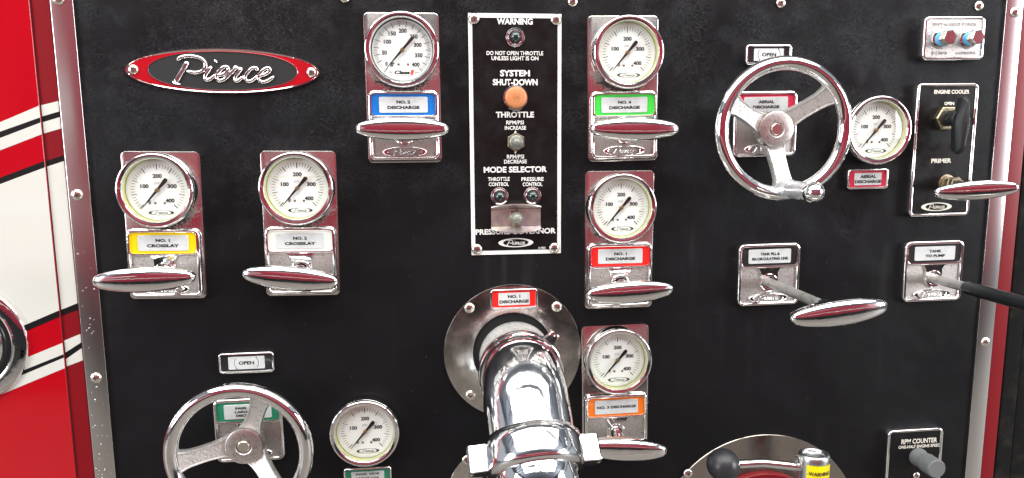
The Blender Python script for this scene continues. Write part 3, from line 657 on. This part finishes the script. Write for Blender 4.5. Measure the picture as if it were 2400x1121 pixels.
X, Y = (-0.15165, -0.35824); small_plate('small dark green framed label at the bottom edge under a gauge', X, Y, .0600, .0300, .006, 'teal',
    lambda bm, z: [text(bm, s_, 0, .0062 - i * .0052, w_, .0030, z, .028) for i, (s_, w_) in enumerate((('PASS. SIDE', .0290), ('LARGE DIA.', .0300), ('DISCHARGE', .0290)))], .76)

# ------------------------------------------------------------------ pressure governor plate
gx, gy = .0382, .0655
gv = thing('governor_plate', 'tall black plate with white border and lettering, WARNING at its top', 'control plate', gx, gy, 0, 0)
part('white_border', lambda bm: rrl(bm, .1107, .2868, .0006, [(0, 0), (0, .0015), (.0002, .0018)], n=2), 'wprint', gv)
part('black_face', lambda bm: rrl(bm, .1012, .2765, .0004, [(0, .0017), (0, .0021)], n=2, cy=.0), 'govblack', gv)
GT = [('WARNING', (0.03775, 0.19978, 0.04244, 0.00729), .034), ('DO NOT OPEN THROTTLE', (0.03777, 0.16334, 0.06761, 0.00468), .022), ('UNLESS LIGHT IS ON', (0.03774, 0.15743, 0.05598, 0.00469), .022),
      ('SYSTEM', (0.03763, 0.14011, 0.03572, 0.00744), .034), ('SHUT-DOWN', (0.03782, 0.12968, 0.05368, 0.00747), .034), ('THROTTLE', (0.03732, 0.09162, 0.04578, 0.00706), .034), ('RPM/PSI', (0.03727, 0.08228, 0.02112, 0.00480), .022), ('INCREASE', (0.03774, 0.07595, 0.02579, 0.00456), .022),
      ('RPM/PSI', (0.03753, 0.04156, 0.02075, 0.00487), .022), ('DECREASE', (0.03749, 0.03566, 0.02752, 0.00462), .022), ('MODE SELECTOR', (0.03743, 0.02615, 0.07696, 0.00721), .034), ('THROTTLE', (0.01709, 0.01479, 0.02644, 0.00464), .022), ('CONTROL', (0.01704, 0.00859, 0.02439, 0.00465), .022),
      ('PRESSURE', (0.05825, 0.01429, 0.02722, 0.00466), .022), ('CONTROL', (0.05823, 0.00807, 0.02411, 0.00467), .022), ('PRESSURE GOVERNOR', (0.03749, -0.04944, 0.09898, 0.00686), .034), ('61-0323', (0.06971, -0.07054, 0.00905, 0.00240), .02)]
for s_, (x, y, w_, h_), bo in GT:
    part('lettering', lambda bm: text(bm, s_, x - gx, y - gy, w_, h_, .0023, bo), 'wprint', gv, angle=0)
for (x, y), d in (((0.03771, 0.07139), 1), ((0.03756, 0.04642), -1)):
    part('arrow_mark', lambda bm: flat(bm, [(x - gx - .0017, y - gy - d * .0013), (x - gx + .0017, y - gy - d * .0013), (x - gx, y - gy + d * .0017)][::d], .0023), 'wprint', gv, angle=0)
X, Y, W_, H_ = (0.03741, -0.06345, 0.04327, 0.01113)
def glg(bm): loft(bm, [[(x, y, .0023) for x, y in ell(.0216, .0056, 48)], [(x, y, .0023) for x, y in ell(.0156, .0045, 48)]]); script(bm, 0, 0, .0235, .00235, 0, 1.05)
part('oval_logo', glg, 'wprint', gv, loc=(X - gx, Y - gy, 0), angle=0)
for (x, y) in ((-0.01019, 0.20245), (0.08679, 0.20246), (-0.01044, -0.07035), (0.08517, -0.07088)): screw(gv, x - gx, y - gy, .0021, .0066)
def lamp(label, x, y, r):
    t = thing('indicator_lamp', label, 'indicator lamp', x, y, .0021, 0, 'dark indicator lamps on the governor plate')
    part('bezel', lambda bm: lathe(bm, [(r, 0), (r, .0014), (r * .93, .0024), (r * .80, .0026), (r * .78, .0046), (r * .72, .0054), (r * .62, .0050), (r * .60, .0042)], 40, cap1=False), 'chrome', t)
    part('lens', lambda bm: lathe(bm, [(r * .61 * math.cos(u), .0042 + r * .62 * math.sin(u)) for u in [PI / 2 * i / 8 for i in range(9)]], 32), 'lens', t, angle=0)
for lb, (x, y), r in (('dark green indicator lamp under the WARNING heading', (0.03803, 0.18135), .0112), ('left of two indicator lamps, under THROTTLE CONTROL', (0.01785, -0.00610), .0108), ('right of two indicator lamps, under PRESSURE CONTROL', (0.05806, -0.00591), .0108)): lamp(lb, x, y, r)
X, Y = (0.03775, 0.11109)
t = thing('push_button', 'large peach shutdown push button embossed PUSH on the governor plate', 'push button', X, Y, .0021)
part('collar', lambda bm: lathe(bm, [(.0150, 0), (.0150, .0035), (.0145, .0045), (.0132, .0048), (.0128, .0042)], 44), 'chrome_old', t)
bt = part('button_cap', lambda bm: lathe(bm, [(.0122, .003), (.0128, .0055), (.0130, .0095), (.0125, .0112), (.0105, .0122), (.006, .0127), (0, .0128)], 48), 'peach', t, angle=50)
def psh(bm):
    text(bm, 'PUSH', 0, 0, .0078, .0034, .0122, .0, ex=.0009)
    for a0 in (.55, PI + .55): seg(bm, .0046, a0, a0 + PI - 1.1, .0003, .0130, 16)
    for s_ in (-1, 1): box(bm, -.0022, .0022, s_ * .0024 - .0002, s_ * .0024 + .0002, .0120, .0130)
part('embossed_word', psh, 'peach', bt, angle=0)
X, Y = (0.03805, 0.05918)
t = thing('throttle_switch', 'rubber-booted toggle switch in a hex nut between the two RPM/PSI arrows', 'toggle switch', X, Y, .0021)
part('hex_nut', lambda bm: lathe(bm, [(.0116, 0), (.0116, .0030), (.0104, .0042)], 6, a0=PI / 6), 'brassold', t, angle=20)
part('rubber_boot', lambda bm: lathe(bm, [(.0085, .0040), (.0086, .0060), (.0074, .0072), (.0066, .0076), (.0062, .0105), (.0050, .0125), (.0030, .0150), (.0018, .0158), (0, .0160)], 32), 'boot', t, angle=50)
X, Y = (0.03765, -0.03212)
t = thing('mode_switch', 'toggle switch shielded by a bent metal bracket near the bottom of the governor plate', 'toggle switch', X, Y, .0021)
def brk(bm):
    for s_ in (-1, 1):
        pts = [(-.0305, 0), (.0305, 0)] + [(.0305 - .061 * i / 14, .0055 + .0095 * math.sin(PI * i / 14) ** .8) for i in range(15)]
        y0 = s_ * .0108
        A = [bm.verts.new((x_, y0 - .0007 + s_ * z_ * .42, z_)) for x_, z_ in pts]; B2 = [bm.verts.new((x_, y0 + .0007 + s_ * z_ * .42, z_)) for x_, z_ in pts]; n = len(pts)
        for i in range(n): bm.faces.new((A[i], A[(i + 1) % n], B2[(i + 1) % n], B2[i]))
        bm.faces.new(A[::-1]); bm.faces.new(B2)
    box(bm, -.0303, .0303, -.0102, .0102, 0, .0014)
part('bracket', brk, 'bracket', t)
part('hex_nut', lambda bm: lathe(bm, [(.0100, .0013), (.0100, .0045), (.009, .0056)], 6, a0=.3), 'brassold', t, angle=20)
part('rubber_boot', lambda bm: lathe(bm, [(.0076, .0050), (.0076, .0070), (.0064, .0082), (.0062, .0130), (.0056, .0160), (.0036, .0180), (0, .0186)], 32), 'boot', t, angle=50)

# ------------------------------------------------------------------ test gauge plate (top right)
X, Y, W_, H_ = (0.58829, 0.18352, 0.08215, 0.05370)
t = thing('test_port_plate', 'small cast chrome plate with two blue-taped test plugs at top right', 'control plate', X, Y, 0, .010)
part('casting', lambda bm: rrl(bm, W_, H_, .007, [(0, 0), (0, .0085), (.0006, .0098), (.0016, .0106), (.0028, .0106), (.0036, .0096), (.0038, .0090)], False, True, n=6), 'chrome', t, angle=50)
part('pebbled_floor', lambda bm: flat(bm, rr(W_ - .0078, H_ - .0078, .003), .0092), 'pebble', t)
for s_, a, b, w_ in (('TEST GAUGE PANEL', 0, H_ * .32, .060), ('VACUUM', -.0185, -H_ * .33, .0200), ('PRESSURE', .0180, -H_ * .33, .0260)):
    part('raised_lettering', lambda bm: text(bm, s_, a, b, w_, .0034, .0090, .005, ex=.0010), 'pebble', t, angle=20)
for a in (-.0180, .0190):
    p_ = part('test_port', lambda bm: lathe(bm, [(.0120, .0090), (.0116, .0106), (.0098, .0114), (.0088, .0116)], 32, cap1=True), 'chrome_old', t, loc=(a, -.001, 0))
    part('tape_wrap', lambda bm: lathe(bm, [(.0086, .011), (.0088, .0125), (.0084, .0175), (.0080, .018)], 20), 'tapeblue', p_)
    part('hex_plug', lambda bm: lathe(bm, [(.0092, .0178), (.0092, .0255), (.0082, .0270)], 6, a0=.2), 'chrome_old', p_, angle=20)

# ------------------------------------------------------------------ engine cooler and primer plate
X0, Y0, W_, H_ = (0.58648, 0.04465, 0.08168, 0.16435)
W_ = .0835; H_ = .1690
X0, Y0 = (0.58677, 0.04465)
cp = thing('cooler_plate', 'tall black plate in a chrome frame marked ENGINE COOLER and PRIMER', 'control plate', X0, Y0, 0, .004)
part('frame', lambda bm: rrl(bm, W_, H_, .007, [(0, 0), (0, .0075), (.0005, .0088), (.0014, .0096), (.0028, .0096), (.0038, .0088), (.0042, .0078)], False, False, n=6), 'chrome', cp, angle=50)
part('black_face', lambda bm: flat(bm, rr(W_ - .0082, H_ - .0082, .003), .0080), 'govblack', cp)
for s_, w_, h_, y_, x_ in (('ENGINE COOLER', .0480, .0050, .0735, .0055), ('OPEN', .0135, .0040, .0590, .0030), ('PRIMER', .0275, .0055, -.0130, -.0020)):
    part('lettering', lambda bm: text(bm, s_, x_, y_, w_, h_, .0082, .04), 'cprint', cp, angle=0)
def plg(bm): loft(bm, [[(x, y, .0082) for x, y in ell(.0212, .0055, 48)], [(x, y, .0082) for x, y in ell(.0152, .0044, 48)]]); script(bm, 0, 0, .0235, .00825, 0, .9)
part('oval_logo', plg, 'cprint', cp, loc=(-.0040, -.0720, 0), angle=0)
nx, ny = (0.58523, 0.08488)
t = thing('cooler_valve', 'black plastic diamond-shaped valve knob with a brass nut under ENGINE COOLER', 'valve', nx, ny, .0080)
part('hex_nut', lambda bm: lathe(bm, [(.0162, 0), (.0162, .0060), (.0145, .0072)], 6, a0=0), 'brassold', t, angle=20)
part('stem', lambda bm: lathe(bm, [(.0098, .006), (.0098, .024), (.0085, .026)], 28), 'blackplastic', t)
part('set_screw', lambda bm: tube(bm, [(-.0096, -.001, .015), (-.0100, -.001, .015)], .0016, 12), 'chrome_old', t)
def knob(bm):
    o1 = [(0, .035), (.0045, .033), (.0075, .020), (.0118, .004), (.0105, -.008), (.0060, -.033), (0, -.036), (-.0060, -.033), (-.0105, -.008), (-.0118, .004), (-.0075, .020), (-.0045, .033)]
    o2 = [Vector((x, y, 0)) for x, y in o1]
    loft(bm, [[(p.x * k * .84, p.y * k2, z) for p in o2] for k, k2, z in ((.85, .96, .020), (1, 1, .0225), (1, 1, .0285), (.92, .97, .030), (.42, .80, .0352), (.30, .72, .0358))], True, True)
kb = part('knob', knob, 'matteblack', t, angle=22, loc=(.002, -.0085, 0), rz=-.03)
part('raised_lettering', lambda bm: text(bm, 'Parker', .0005, -.004, .014, .0034, .0356, .02, ex=.0007, rot=-PI / 2), 'blackplastic', kb, angle=20)
px_, py_ = (0.59357, 0.00287)
t = thing('pull_control', 'chrome grip on a black shaft under PRIMER, reaching over the right trim', 'pull handle', px_, py_, .0080, 0, 'chrome T shaped pull handles')
part('brass_washer', lambda bm: lathe(bm, [(.0112, 0), (.0112, .0022), (.0100, .0030)], 28), 'brassold', t)
part('hex_nut', lambda bm: lathe(bm, [(.0085, .003), (.0085, .0120), (.0078, .0130), (.0060, .0132), (.0060, .0160), (.0092, .0162), (.0092, .0200), (.0085, .0210)], 6, a0=.3), 'brassold', t, angle=20)
v = Vector((.5862 - px_, -.0018 - py_, .068 - .008))
part('rod', lambda bm: tube(bm, [(0, 0, .01), Vector((0, 0, .02)), v], .0052, 18), 'blackplastic', t)
gr = part('grip', grip_mesh, 'chrome', t, 'grip', angle=70, mtx=Matrix.Translation(v) @ Matrix.Rotation(.10, 4, 'Z') @ Matrix.Rotation(-.42, 4, 'Y') @ Matrix.Diagonal((.84, .84, .84, 1)))

# ------------------------------------------------------------------ rpm counter plate (bottom right)
W_, H_ = .0800, .1170
X0, Y0 = (0.58086, -0.32819)
Y0 -= H_ / 2
X0 -= .002
cp = thing('counter_plate', 'black plate in a chrome frame marked RPM COUNTER at bottom right', 'control plate', X0, Y0, 0, .008)
part('frame', lambda bm: rrl(bm, W_, H_, .0075, [(0, 0), (0, .0075), (.0005, .0088), (.0014, .0096), (.0028, .0096), (.0038, .0088), (.0042, .0078)], False, False, n=6), 'chrome', cp, angle=50)
part('black_face', lambda bm: flat(bm, rr(W_ - .0082, H_ - .0082, .003), .0080), 'govblack', cp)
for s_, (x, y, w_, h_) in (('RPM COUNTER', (0.58479, -0.34549, 0.05145, 0.00702)), ('ONE-HALF ENGINE SPEED', (0.58539, -0.35313, 0.06020, 0.00428))):
    part('lettering', lambda bm: text(bm, s_, x - X0, y - Y0, w_, h_, .0082, .022), 'cprint', cp, angle=0)
kx, ky = (0.58388, -0.36799)
t = thing('pulse_counter', 'grey ribbed plastic cap sticking out below the RPM COUNTER lettering', 'cap', kx, ky, .0080)
part('flange', lambda bm: lathe(bm, [(.0125, 0), (.0125, .004), (.0115, .006), (.0112, .016)], 36), 'greyplastic', t)
part('ribbed_cap', lambda bm: loft(bm, [[(r * (1 + (.035 if j % 2 else 0)) * math.cos(2 * PI * j / 56), r * (1 + (.035 if j % 2 else 0)) * math.sin(2 * PI * j / 56), z) for j in range(56)] for r, z in ((.0112, .015), (.0122, .017), (.0122, .036), (.0112, .038))], False, True), 'greyplastic', t, angle=20)
kx, ky = (0.58396, -0.39520)
t = thing('small_screw_head', 'small worn screw below the grey ribbed cap', 'screw', kx, ky, .0080)
screw(t, 0, 0, 0, .0050)

# ------------------------------------------------------------------ discharge flanges and chrome elbow
def flange(label, x, y, h, r, ri, group=None, m='stain'):
    t = thing('flange_plate', label, 'flange plate', x, y, h, 0, group)
    part('ring_plate', lambda bm: lathe(bm, [(r, 0), (r, .0022), (r - .0006, .0030), (ri + .0004, .0030), (ri, .0026), (ri, .0002)], 96, cap1=False), m, t)
    part('dark_opening', lambda bm: lathe(bm, [(ri + .002, .0001), (ri + .001, .0004)], 64), 'void', t)
    return t
fx, fy = .0330, -.2020
f = flange('round stainless flange plate behind the big chrome elbow', fx, fy, 0, .0866, .0505, 'round stainless flange plates')
for (x, y) in ((-0.02099, -0.14358), (0.08836, -0.14534), (-0.02109, -0.25623), (.089, -.2573)): screw(f, x - fx, y - fy, .0030, .0066)
f = flange('round stainless flange plate at the bottom edge, mostly hidden by the elbow coupling', .0300, -.4010, 0, .0860, .0505, 'round stainless flange plates')
x, y = (-0.02726, -0.34151); screw(f, x - .03, y + .401, .0030, .0066); screw(f, .058, .058, .0030, .0066)
e0 = Vector((.0358, -.2085, 0))
el = thing('discharge_elbow', 'large polished chrome elbow with lugged coupling coming out and down from the panel', 'pipe elbow', e0.x, e0.y, .001)
BEND0 = .074; ANG = math.radians(47); RB = .058; SX = .055
def ctr(s):
    """centre line: straight out, then a bend downwards"""
    if s < BEND0: return Vector((0, 0, s)), Vector((0, 0, 1))
    a = min((s - BEND0) / RB, ANG); p = Vector((0, -RB * (1 - math.cos(a)), BEND0 + RB * math.sin(a))); d = Vector((SX * math.sin(a) / math.sin(ANG), -math.sin(a), math.cos(a))).normalized()
    ex = max(0, s - BEND0 - RB * ANG); return p + d * ex, d
def swp(bm, prof, n=64, caps=(False, False)):
    R = []
    for s, r in prof:
        p, d = ctr(s); u = Vector((1, 0, 0)); u = (u - d * u.dot(d)).normalized(); v_ = d.cross(u)
        R.append([p + (u * math.cos(2 * PI * j / n) + v_ * math.sin(2 * PI * j / n)) * r for j in range(n)])
    loft(bm, R, *caps)
part('base_pipe', lambda bm: swp(bm, [(-.0, .0452), (.010, .0450), (.012, .0442), (.030, .0432), (.046, .0416), (.058, .0410)]), 'neck', el)
part('swivel_ring', lambda bm: swp(bm, [(.054, .042), (.055, .0478), (.057, .0496), (.064, .0502), (.067, .0492), (.068, .0474), (.0700, .0472), (.0715, .0488), (.0775, .0490), (.0795, .0478), (.080, .045)]), 'chrome', el, angle=40)
S1 = BEND0 + RB * ANG
body = [(.074, .0445), (.078, .0462)] + [(.078 + (S1 + .040 - .078) * i / 16, .0462 + .0012 * math.sin(PI * i / 16)) for i in range(1, 17)]
part('elbow_body', lambda bm: swp(bm, body), 'chrome_pipe', el, angle=60)
C0 = S1 + .034
part('coupling', lambda bm: swp(bm, [(C0, .0440), (C0 + .001, .0478), (C0 + .003, .0486), (C0 + .0045, .0500), (C0 + .006, .0520), (C0 + .014, .0528), (C0 + .030, .0528), (C0 + .036, .0522), (C0 + .039, .0508), (C0 + .041, .0485), (C0 + .0415, .0440)]), 'chrome_pipe', el, angle=50)
part('cap_end', lambda bm: swp(bm, [(C0 + .038, .0440), (C0 + .046, .0442), (C0 + .060, .0430), (C0 + .066, .0400), (C0 + .070, .030), (C0 + .071, .012), (C0 + .0715, .0005)], caps=(False, True)), 'chrome', el, angle=60)
def lug(s0, s1, ang, w_, r0, r1):
    def f(bm):
        R = []
        for s in (s0, s0 + .001, s1 - .001, s1):
            k = .9 if s in (s0, s1) else 1
            p, d = ctr(s); u = Vector((1, 0, 0)); u = (u - d * u.dot(d)).normalized(); v_ = d.cross(u)
            er = u * math.cos(ang) + v_ * math.sin(ang); et = -u * math.sin(ang) + v_ * math.cos(ang)
            R.append([p + er * (r0 + (r1 - r0) * a * (k if a > .5 else 1)) + et * w_ * b * k for a, b in ((0, -1.25), (.6, -1), (.92, -.95), (1, -.7), (1, -.28), (.84, 0), (1, .28), (1, .7), (.92, .95), (.6, 1), (0, 1.25))])
        loft(bm, R, True, True)
    return f
for a in (.02, PI - .05): part('coupling_lug', lug(C0 + .008, C0 + .037, a, .0085, .048, .0700), 'chrome', el, angle=40)
for a in (PI * .27, PI * 1.27): part('swivel_lug', lug(.057, .067, a, .0062, .046, .0620), 'chrome', el, angle=40)
part('red_tag', lambda bm: swp_patch(bm), 'red', el) if False else None
def patch(bm):
    A = []
    for s in (.044, .0525):
        p, d = ctr(s); A.append([p + Vector((math.cos(a), math.sin(a), 0)) * .0427 for a in [PI / 2 - .42 + .84 * i / 12 for i in range(13)]])
    V = [[bm.verts.new(p) for p in r] for r in A]
    for i in range(12): bm.faces.new((V[0][i], V[0][i + 1], V[1][i + 1], V[1][i]))
part('red_tag', patch, 'red', el)

# ------------------------------------------------------------------ intake flange with ball lever and cup
ix, iy = .3665, -.4680
f = flange('large round stainless flange plate cut off by the bottom edge, behind the black ball lever', ix, iy, 0, .1400, .1020, m='stain_shaded')
x, y = (0.26403, -0.37652); screw(f, x - ix, y - iy, .0030, .0066)
part('inner_lip', lambda bm: lathe(bm, [(.1020, .0024), (.1020, .0), (.0995, .0010), (.0880, .0016)], 96, cap1=False), 'bronze', f)
part('red_ring', lambda bm: lathe(bm, [(.0885, .0010), (.0885, .0090), (.0875, .0100), (.0790, .0105), (.0780, .0100)], 96, cap1=False), 'redshaded', f, label='glossy red ring inside the flange')
part('grey_core', lambda bm: lathe(bm, [(.0785, .0060), (.0780, .0130), (.0750, .0145)], 64), 'hub', f)
lx, ly = (0.28115, -0.33087)
lv = thing('ball_lever', 'black rubber ball on a chrome rod with spring, at the bottom right of centre', 'lever', lx, ly, .075)
part('ball', lambda bm: lathe(bm, [(.0198 * math.sin(PI * i / 20), -.0198 * math.cos(PI * i / 20)) for i in range(21)], 40), 'rubber', lv, angle=0)
cx_, cy_ = (0.39643, -0.34006)
part('rod', lambda bm: tube(bm, [(.017, 0, 0), (.05, 0, 0), (cx_ - lx - .010, cy_ - ly, 0)], .0052, 24), 'chrome', lv)
def spring(bm):
    for i in range(4):
        x0 = cx_ - lx - .0205 + i * .0023
        bmx = [Vector((x0, 0 + .0066 * math.cos(a), .0066 * math.sin(a))) for a in [2 * PI * j / 20 for j in range(21)]]
        tube(bm, bmx, .0008, 6, False)
part('spring', spring, 'rod', lv, angle=0)
cu = thing('valve_cup', 'upright cast aluminium cup with a torn yellow WARNING sticker at the bottom edge', 'valve body', cx_, cy_, .075)
def cup(bm):
    R = []
    for k, z, ax, az in ((0, -.060, .0185, .0165), (0, .010, .0190, .0170), (0, .0155, .0188, .0168), (0, .0180, .0176, .0155), (0, .0190, .0150, .0130), (0, .0180, .0135, .0115), (0, .0150, .0125, .0105), (0, .0145, .0040, .004)):
        R.append([(ax * math.cos(2 * PI * j / 40), z, az * math.sin(2 * PI * j / 40)) for j in range(40)])
    loft(bm, R, True, True)
part('cup_body', cup, 'alu', cu, angle=60)
def stick(y0, y1, off, a0=PI * .22, a1=PI * .78, torn=True):
    def f(bm):
        n = 24; A, B2 = [], []
        for i in range(n + 1):
            a = a1 + (a0 - a1) * i / n; e = off; yt = y1 - (.0012 * abs(math.sin(i * 1.3)) + .0008 * (i % 3 == 0) if torn else 0)
            A.append(bm.verts.new(((.0190 + e) * math.cos(a), yt, (.0170 + e) * math.sin(a)))); B2.append(bm.verts.new(((.0188 + e) * math.cos(a), y0, (.0169 + e) * math.sin(a))))
        for i in range(n): bm.faces.new((A[i], B2[i], B2[i + 1], A[i + 1]))
    return f
sk = part('warning_sticker', stick(-.045, .0100, .0003), 'warn', cu)
def wtx(bm):
    b2 = bmesh.new(); text(b2, '-WARNING-', 0, -.0012, .0300, .0052, 0, .03)
    for i, (s_, w_) in enumerate((('DO NOT OPEN IF', .0215), ('CAP IS REMOVED', .0215))): text(b2, s_, 0, -.0078 - i * .0042, w_, .0026, 0, .01)
    me = bpy.data.meshes.new('tmp'); b2.to_mesh(me); b2.free()
    vs = []
    for v_ in me.vertices:
        a = PI / 2 - v_.co.x / .0185; vs.append(bm.verts.new((.0197 * math.cos(a), v_.co.y, .0177 * math.sin(a))))
    for p_ in me.polygons: bm.faces.new([vs[i] for i in p_.vertices])
    bpy.data.meshes.remove(me)
part('lettering', wtx, 'ink', sk, angle=0)

# ------------------------------------------------------------------ what stands behind the photographer (seen only as reflections)
def world_box(bm, x0, x1, y0, y1, z0, z1):
    V = [bm.verts.new(p) for p in ((x0, y0, z0), (x1, y0, z0), (x1, y1, z0), (x0, y1, z0), (x0, y0, z1), (x1, y0, z1), (x1, y1, z1), (x0, y1, z1))]
    for f_ in ((0, 3, 2, 1), (4, 5, 6, 7), (0, 1, 5, 4), (1, 2, 6, 5), (2, 3, 7, 6), (3, 0, 4, 7)): bm.faces.new([V[i] for i in f_])
M['concrete'] = mat('bay_floor_concrete', (.19, .175, .155), 0, .6, colvar=(3, (.14, .125, .11), .4, .6))
M['ceiling'] = mat('grey_ceiling', (.30, .33, .38), 0, .7)
M['oppred'] = mat('opposite_red_paint', (.26, .010, .028), 0, .35, coat=.3)
o = part('floor', lambda bm: world_box(bm, -12, 12, -9, 3, -.2, 0), 'concrete', kind='structure')
o = part('ceiling', lambda bm: ([world_box(bm, -7, 7, -6, 1.5, 3.75, 3.85)] + [world_box(bm, -7, 7, -6 + .42 * i, -5.93 + .42 * i, 3.62, 3.75) for i in range(18)]), 'ceiling', kind='structure')
ob = thing('red_vehicle_side', 'red side of the vehicle parked opposite, seen only in the chrome', 'vehicle', 0, 0)
ob.matrix_world = Matrix.Identity(4)
part('body', lambda bm: world_box(bm, -4.2, 4.2, -4.6, -3.45, .62, 2.75), 'oppred', ob)
part('white_band', lambda bm: world_box(bm, -4.2, 4.2, -3.445, -3.435, 1.02, 1.10), 'creampaint', ob)
part('added_cream_panel', lambda bm: world_box(bm, -3.2, -2.0, -3.445, -3.43, 1.50, 1.76), 'creampaint', ob)  # unseen panel added so the left trim reflects a cream band
part('shaded_underside', lambda bm: world_box(bm, -4.2, 4.2, -3.6, -3.36, .22, .62), 'blackplastic', ob)  # black block added for the shade under the vehicle, reflected in the grips
for wx in (-1.9, 1.7):
    part('wheel', lambda bm: lathe(bm, [(.50, 0), (.50, .2), (.46, .26), (.30, .27), (.28, .20), (.12, .18)], 40, cap1=True), 'blackplastic', ob, mtx=Matrix(((1, 0, 0, wx), (0, 0, -1, -3.72), (0, 1, 0, .50), (0, 0, 0, 1))))
